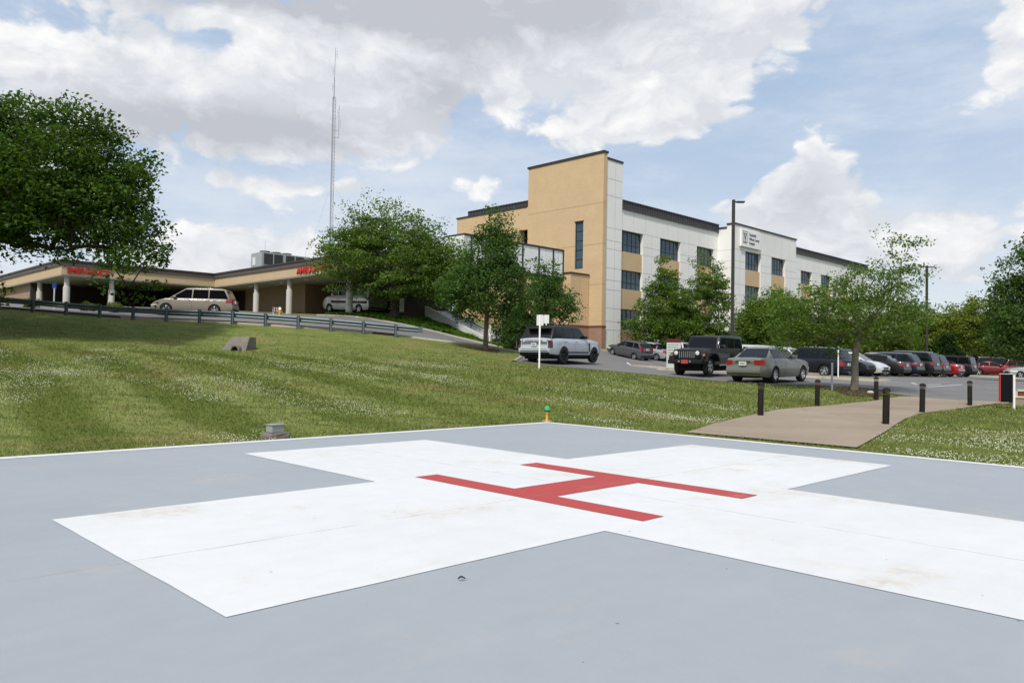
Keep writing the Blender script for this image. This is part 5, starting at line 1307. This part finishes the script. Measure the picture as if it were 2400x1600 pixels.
    for q in range(5): mb.box(xr-.025, xr-.0225, -.095+q*.042, -.07+q*.042, zpl-.03, zpl+.03)
    mb.ob('plate_text', 'ink', pl)
    mb = MB(); mb.box(xr-.012, xr+.10, -W*.40, W*.40, sill+.16, sill+.24); 
    if p.get('bt', True): mb.ob('bumper_trim', 'black', root)
    mb = MB(); zc = tl[0]-.07; xx = lambda z: -L/2+sxo(L, z)-.003
    for (ya, yb2, za, zb2) in ((-W*.36, W*.36, zc-.006, zc+.006), (-W*.36-.006, -W*.36+.006, zc, belt-.06), (W*.36-.006, W*.36+.006, zc, belt-.06), (-W*.40, W*.40, sill+.13, sill+.145)): x_ = xx((za+zb2)/2); mb.box(x_-.002, x_+.05, ya, yb2, za, zb2)
    mb.ob('panel_gap', 'black', root)
    for s in (1, -1):
        yy = yw(belt+.1)
        mb = MB(); mb.box(L/2-ff(belt+.1)-.34, L/2-ff(belt+.1)-.14, s*yy if s > 0 else -yy-.20, yy+.20 if s > 0 else -yy, belt+.03, belt+.17); mb.ob('mirror', p.get('mirror') or paint, root, bevel=.03, smooth=50)
        for d in (p['Bp']-.14, p['Cp']-.12):
            zz = belt-.13; yy = S(d, zz); mb = MB(); mb.box(L/2-d-.08, L/2-d+.08, s*yy-.004 if s > 0 else -yy-.022, yy+.022 if s > 0 else -yy+.004, zz-.014, zz+.014); mb.ob('door_handle', p.get('handle') or paint, root, bevel=.006)
        # shut lines of the doors
        mb = MB()
        for d in (p['cowl']+.18, p['Bp']+.02, p['Cp']+.02):
            zs = np.linspace(max(bz(d), sill+.06)+.02, belt-.01, 8)
            for a, b in zip(zs[:-1], zs[1:]):
                ya, yb_ = S(d, a)+.0025, S(d, b)+.0025; mb.add([(L/2-d-.005, s*ya, a), (L/2-d+.005, s*ya, a), (L/2-d+.005, s*yb_, b), (L/2-d-.005, s*yb_, b)], [(0, 1, 2, 3)])
        mb.ob('door_gap', 'black', root, normals=False)
        if p['rails']:
            mb = MB(); mb.bar((L/2-p['rf']-.3, s*(yt-.09), H+.02), (L/2-p['rr']+.25, s*(yt-.09), H+.0), .022, 6); mb.ob('roof_rail', 'chrome', root)
        for xw in (L/2-fa, L/2-ra): make_wheel(root, xw, s, W, p)
    root['_'] = 0; del root['_']
    return root, p

AZ1 = math.degrees(TH)            # along e1, away to the right
AZ2 = -math.degrees(R(90)-TH)     # along e2, away to the left
# silver luxury SUV
x_, y_ = at(1289, 836, 39.6)[:2]
car, p = build_car('parked_suv', 'silver SUV with black roof and black wheels parked behind the nearer white sign post', 'luxury_suv', x_, y_, 36., 'p_silver', 'cars parked along the lawn kerb', tail_mat='lamp_smoke', mirror='p_black', zplate=.90)
for o in car.children:
    if o.name.startswith('taillight'): o.data.materials[0] = M['lamp_smoke']
L_, W_ = p['L'], p['W']
mb = MB(); mb.box(-L_/2-.02, -L_/2+.05, -.72, .72, 1.0, 1.022); mb.box(-L_/2-.012, -L_/2+.05, -.80, .80, .58, .60); mb.ob('tailgate_trim', 'black', car)
o = link('tailgate_lettering', text_mesh('RANGE ROVER', .10, 'ink', .01, .002, 'CENTER', 1.5), car); basis(o, (0, -1, 0), (0, 0, 1), (-L_/2-.012, 0, 1.045))
for s in (1, -1):
    mb = MB(); yy = W_/2*.992
    d = p['cowl']-.02; mb.box(L_/2-d-.05, L_/2-d+.05, (s*yy-.012), (s*yy+.012), .58, 1.02); mb.ob('side_vent', 'black', car)
    mb = MB(); mb.box(L_/2-3.75, L_/2-1.5, s*yy-.01, s*yy+.012, .50, .56); mb.ob('side_strip', 'black', car)
mb = MB(); mb.box(-L_/2+.10, -L_/2+.42, -.70, .70, 1.79, 1.83); mb.ob('spoiler', 'p_black', car, bevel=.012)
# sage sedan
x_, y_ = at(1766, 876, 32.9)[:2]
car, p = build_car('parked_sedan', 'grey-green sedan', 'sedan', x_, y_, 43., 'p_sage', 'cars parked along the lawn kerb', zplate=.78)
car['label'] = 'grey-green four door sedan showing its red tail lamps, parked next to the black off-roader'
mb = MB(); mb.box(-p['L']/2-.03, -p['L']/2+.04, -.32, .32, .895, .925); mb.ob('trunk_trim', 'chrome', car, bevel=.006)
# black off-roader
def jeep():
    x_, y_ = at(1627, 862, 35.6)[:2]
    car, p = build_car('parked_offroader', 'black boxy off-roader facing the lawn with round headlights and red front plate', 'offroad', x_, y_, 218., 'p_black', 'cars parked along the lawn kerb', plate='plate')
    L, W = p['L'], p['W']; fx = L/2
    mb = MB(); mb.box(fx-.02, fx+.05, -.62, .62, .72, 1.15); mb.ob('grille', 'p_black', car, bevel=.03, smooth=40)
    for i in range(7):
        mb = MB() if i == 0 else mb
        y = (i-3)*.098; mb.box(fx+.045, fx+.056, y-.028, y+.028, .76, 1.08)
    mb.ob('grille_slots', 'under', car)
    mb = MB()
    for i in range(8): y = (i-3.5)*.098; mb.box(fx+.05, fx+.064, y-.016, y+.016, .78, 1.06)
    mb.ob('grille_bars', 'mast', car)
    for s in (1, -1):
        mb = MB(); mb.lathe([(.001, 0), (.105, 0), (.105, .05), (.09, .062), (.001, .07)], 20, (fx+.02, s*.50, .985), 'x'); mb.ob('headlight', 'lamp_clear', car, smooth=50)
        mb = MB(); mb.lathe([(.105, 0), (.125, 0), (.125, .055), (.105, .06)], 20, (fx+.02, s*.50, .985), 'x'); mb.ob('headlight_ring', 'black', car, smooth=50)
        mb = MB(); mb.lathe([(.001, 0), (.055, 0), (.05, .05), (.001, .05)], 14, (fx-.05, s*.76, .90), 'x'); mb.ob('indicator', 'lamp_amber', car)
        for d in (p['fo'], p['fo']+p['wb']):     # flat topped mudguards
            pr = [(-.70, .62), (-.52, .92), (-.28, 1.0), (.32, 1.0), (.52, .90), (.62, .62), (.54, .62), (.46, .84), (.28, .93), (-.25, .93), (-.46, .86), (-.62, .62)]
            y0, y1 = s*(W/2-.06), s*(W/2+.15); k = len(pr); mb = MB()
            c = L/2-d; mb.add([(c+a, y0, z) for a, z in pr]+[(c+a, y1, z) for a, z in pr], [(i, (i+1) % k, k+(i+1) % k, k+i) for i in range(k)]+[tuple(t) for t in mg.tessellate_polygon([[Vector((a, z, 0)) for a, z in pr]])]+[tuple(k+i for i in t) for t in mg.tessellate_polygon([[Vector((a, z, 0)) for a, z in pr]])])
            mb.ob('fender', 'jeep_flare', car, bevel=.012)
        mb = MB(); mb.bar((L/2-1.4, s*(W/2+.12), .47), (L/2-3.2, s*(W/2+.12), .47), .035, 8); mb.ob('side_step', 'mast', car)
    mb = MB(); mb.box(fx+.08, fx+.28, -.80, .80, .52, .70); mb.ob('front_bumper', 'jeep_flare', car, bevel=.03, smooth=40)
    mb = MB(); mb.box(fx-.15, fx+.09, -.5, .5, .45, .74); mb.ob('frame_end', 'under', car)
    mb = MB(); mb.box(fx+.282, fx+.29, -.155, .155, .53, .69); mb.ob('front_plate', 'plate_red', car)
    for y in (-.26, .26): MB().lathe([(.001, 0), (.045, 0), (.045, .03), (.001, .03)], 12, (fx+.28, y, .62), 'x').ob('tow_hook', 'mast', car)
    for y, a in ((.05, .5), (-.45, .3)):
        MB().bar((L/2-p['cowl']+.02, y, p['belt']+.05), (L/2-p['cowl']-.09, y+.45, p['belt']+.11), .012, 5).ob('wiper', 'black', car)
    MB().lathe([(.001, 0), (.38, 0), (.39, .03), (.39, .2), (.36, .24), (.001, .24)], 24, (-L/2-.26, 0, .98), 'x').ob('spare_wheel', 'rubber', car, smooth=40)
    for o in car.children:
        if o.name.split('.')[0] in ('body', 'underbody'): pass
    return car
mat('jeep_flare', (.016, .016, .017), .75, spec=.15)
jeep()
# minivan on the drive
x_, y_ = at(449, 729, 50.7)[:2]
car, p = build_car('parked_minivan', 'gold-beige minivan on the drive in front of the emergency canopy', 'minivan', x_, y_, -96., 'p_gold', None, zplate=.92)
# ambulance van in the bay
x_, y_ = at(812, 714, 62.0)[:2]
car, p = build_car('ambulance', 'white ambulance van with a dark stripe standing in the shaded bay behind the layered tree', 'van', x_, y_, AZ2-8, 'p_white', None)
car['category'] = 'ambulance'
for s in (1, -1):
    mb = MB(); yy = p['W']/2+.004; mb.box(-p['L']/2+.2, p['L']/2-1.2, s*yy-.02, s*yy+.012, .78, .98); mb.ob('stripe', 'maroon', car)
# row beside the lawn: (steps of one bay along the row, type, paint, nose direction, setback along the bay, label)
G1 = 'first row of parked cars in the lot'
ROW = [(0.1, 'suv', 'p_navy', 1, 0, 'dark navy SUV with red tail lamps behind the white post, first of its row', {}),
       (1.9, 'crossover', 'p_black', -1, -.5, 'black crossover parked nose out beside the pale trunked tree', dict(rim='silver_rim')),
       (2.7, 'hatchback', 'p_white', -1, -.1, 'white hatchback nosing out just past the black crossover', {}),
       (3.65, 'sedan', 'p_black', 1, 0, 'black sedan with bright red tail lamps between the white hatchback and blue wagon', {}),
       (4.65, 'wagon', 'p_bluewagon', 1, 0, 'dark blue estate car with silver roof rails in the middle of the row', {}),
       (5.75, 'big_suv', 'p_black', 1, .1, 'large black SUV with chrome roof rails, tallest car of the row', {}),
       (6.85, 'suv', 'p_charcoal', 1, 0, 'charcoal SUV with square red tail lamps just left of the red sedan', dict(rails=False)),
       (8.05, 'coupe', 'p_red', 1, .1, 'bright red sedan whose boot sticks out of the row', {}),
       (9.7, 'boxy_suv', 'p_black', 1, 0, 'small boxy black SUV with silver wheels, last before the grass strip', {})]
for t, kd, pt, hd, sb, lb, ov in ROW:
    q = ROW0+E1*2.7*t-E2*sb
    build_car({'suv': 'parked_suv', 'crossover': 'parked_suv', 'big_suv': 'parked_suv', 'boxy_suv': 'parked_suv', 'hatchback': 'parked_hatchback', 'sedan': 'parked_sedan', 'coupe': 'parked_sedan', 'wagon': 'parked_wagon'}[kd], lb, kd, q[0], q[1], AZ2 if hd > 0 else AZ2+180, pt, G1, **ov)
G2 = 'second row of parked cars behind the first'
ROW2 = [(-.2, 'minivan', 'p_white', -1, 'white van whose roof shows above the grey-green sedan'), (1.0, 'suv', 'p_white', 1, 'white SUV seen over the bonnet of the navy SUV'), (2.1, 'sedan', 'p_ltsilver', 1, 'silver sedan hidden behind the navy SUV'),
        (3.1, 'suv', 'p_white', -1, 'white SUV whose roof shows behind the pale tree trunk'), (4.2, 'crossover', 'p_red', 1, 'red crossover roof just visible behind the black sedan'), (5.4, 'big_suv', 'p_charcoal', 1, 'charcoal SUV roof showing behind the blue estate car'), (8.2, 'suv', 'p_ltsilver', 1, 'silver SUV showing behind the bright red sedan')]
for t, kd, pt, hd, lb in ROW2:
    q = ROW0+E1*2.7*t+E2*(5.4 if t < 8 else 4.4)
    build_car({'suv': 'parked_suv', 'crossover': 'parked_suv', 'big_suv': 'parked_suv', 'minivan': 'parked_van', 'sedan': 'parked_sedan'}[kd], lb, kd, q[0], q[1], AZ2 if hd > 0 else AZ2+180, pt, G2)
G3 = 'cars parked along the white facade'
f0 = np.array(at(1444, 821, 66.5)[:2])
for i, (kd, pt, lb) in enumerate((('hatchback', 'p_grey', 'dark grey hatchback with red tail lamps at the foot of the white pillar'), ('liftback', 'p_ltsilver', 'silver liftback half hidden behind the dark grey hatchback'), ('suv', 'p_white', 'white SUV behind the directory sign'), ('crossover', 'p_navy', 'dark crossover right of the directory sign under the pale tree'), ('suv', 'p_white', 'white SUV left of the black off-roader under the trees'))):
    q = f0+E1*2.75*i*(1.05); build_car({'hatchback': 'parked_hatchback', 'liftback': 'parked_sedan', 'suv': 'parked_suv', 'crossover': 'parked_suv'}[kd], lb, kd, q[0], q[1], AZ2+(6 if i == 0 else 0), pt, G3)
G4 = 'cars at the far right of the lot'
for (px, py, Y, kd, pt, az, lb) in ((2279, 858, 73, 'coupe', 'p_dkred', 110, 'dark red sedan facing right beyond the grass strip'), (2296, 852, 80, 'big_suv', 'p_black', 110, 'black SUV whose roof shows over the dark red sedan'),
                                   (2352, 858, 79, 'crossover', 'p_dkred', 100, 'maroon crossover behind the silver hatchback at the right edge'), (2368, 862, 70, 'hatchback', 'p_ltsilver', -80, 'silver hatchback cut off by the right edge of the view')):
    x_, y_ = at(px, py, Y)[:2]; build_car({'coupe': 'parked_sedan', 'big_suv': 'parked_suv', 'crossover': 'parked_suv', 'hatchback': 'parked_hatchback'}[kd], lb, kd, x_, y_, az, pt, G4)

# ------------------------------------------------------------------ lawn: clover flowers and grass blades
def on_lawn(P):
    u = (P-PADC)@E1; v = (P-PADC)@E2; m_ = np.maximum(np.abs(u), np.abs(v)) > 3.862*A+.03
    return m_ & ~inpoly(P, LOT) & ~inpoly(P, [tuple(q) for q in PATH])
def vnoise(P, s, seed):
    r_ = np.random.default_rng(seed); T_ = r_.random((64, 64)); q = P/s; i = np.floor(q).astype(int); f = q-i; f = f*f*(3-2*f)
    g = lambda a, b: T_[(i[:, 0]+a) % 64, (i[:, 1]+b) % 64]
    return (g(0, 0)*(1-f[:, 0])+g(1, 0)*f[:, 0])*(1-f[:, 1])+(g(0, 1)*(1-f[:, 0])+g(1, 1)*f[:, 0])*f[:, 1]
def wedge(n, y0, y1, pw):
    Y = y0*(y1/y0)**(rng.random(n)**pw); X = (rng.random(n)*1.52-.76)*Y; return np.c_[X, Y]
def clover():
    P = wedge(620000, 3.2, 44, .75); P = P[on_lawn(P)]
    rot = np.c_[P[:, 0]*.80+P[:, 1]*.60, (P[:, 0]*-.60+P[:, 1]*.80)*.38]
    d = vnoise(rot, 1.0, 5)*.45+vnoise(rot, .38, 6)*.30+vnoise(P, 3.5, 8)*.40
    pr = np.clip((d-.56)/.36, 0.012, 1)**1.6; Y = P[:, 1]
    pr *= .50*np.clip(Y/12, .45, 1.)*np.clip(1.45-Y/32, .25, 1)
    pr *= np.clip(1.15-.045*np.maximum(0, P[:, 0]-3), .45, 1.2)
    P = P[rng.random(len(P)) < pr][:52000]; n = len(P); z = G(P[:, 0], P[:, 1])+rng.uniform(.035, .07, n)
    s = rng.uniform(.007, .0125, n)*np.clip(P[:, 1]/20, 1, 1.25)
    octv = np.array([(1, 0, 0), (0, 1, 0), (-1, 0, 0), (0, -1, 0), (0, 0, .9), (0, 0, -.8)]); of = np.array([(0, 1, 4), (1, 2, 4), (2, 3, 4), (3, 0, 4), (1, 0, 5), (2, 1, 5), (3, 2, 5), (0, 3, 5)])
    V = (np.c_[P, z][:, None]+octv[None]*s[:, None, None]).reshape(-1, 3); F = (of[None]+6*np.arange(n)[:, None, None]).reshape(-1, 3)
    o = link('clover_flowers', np_mesh('clover_flowers', V, F, 'petal')); tag(o, 'scattered small white clover flowers across the mown lawn', 'clover', kind='stuff')
def grass():
    P = wedge(380000, 3.0, 47, .66); P = P[on_lawn(P)]; P = P[rng.random(len(P)) < np.clip((46-P[:, 1])/14, 0, 1)]; n = len(P); z = G(P[:, 0], P[:, 1])-.004
    h = rng.uniform(.025, .06, n)*np.clip(P[:, 1]/14, .9, 1.6); wd = rng.uniform(.003, .006, n)*np.clip(P[:, 1]/7, 1, 4.0); a = rng.random(n)*2*math.pi; ln = rng.normal(0, .5, (n, 2))*h[:, None]
    B = np.c_[P, z]; u = np.c_[np.cos(a)*wd, np.sin(a)*wd, np.zeros(n)]; t = B+np.c_[ln, h]
    V = np.stack([B-u, B+u, t], 1).reshape(-1, 3); o = link('grass', np_mesh('grass', V, np.arange(3*n).reshape(-1, 3), 'grass_blade')); tag(o, 'short mown green grass blades of the lawn', 'grass', kind='stuff')
clover(); grass()
bpy.context.view_layer.update()
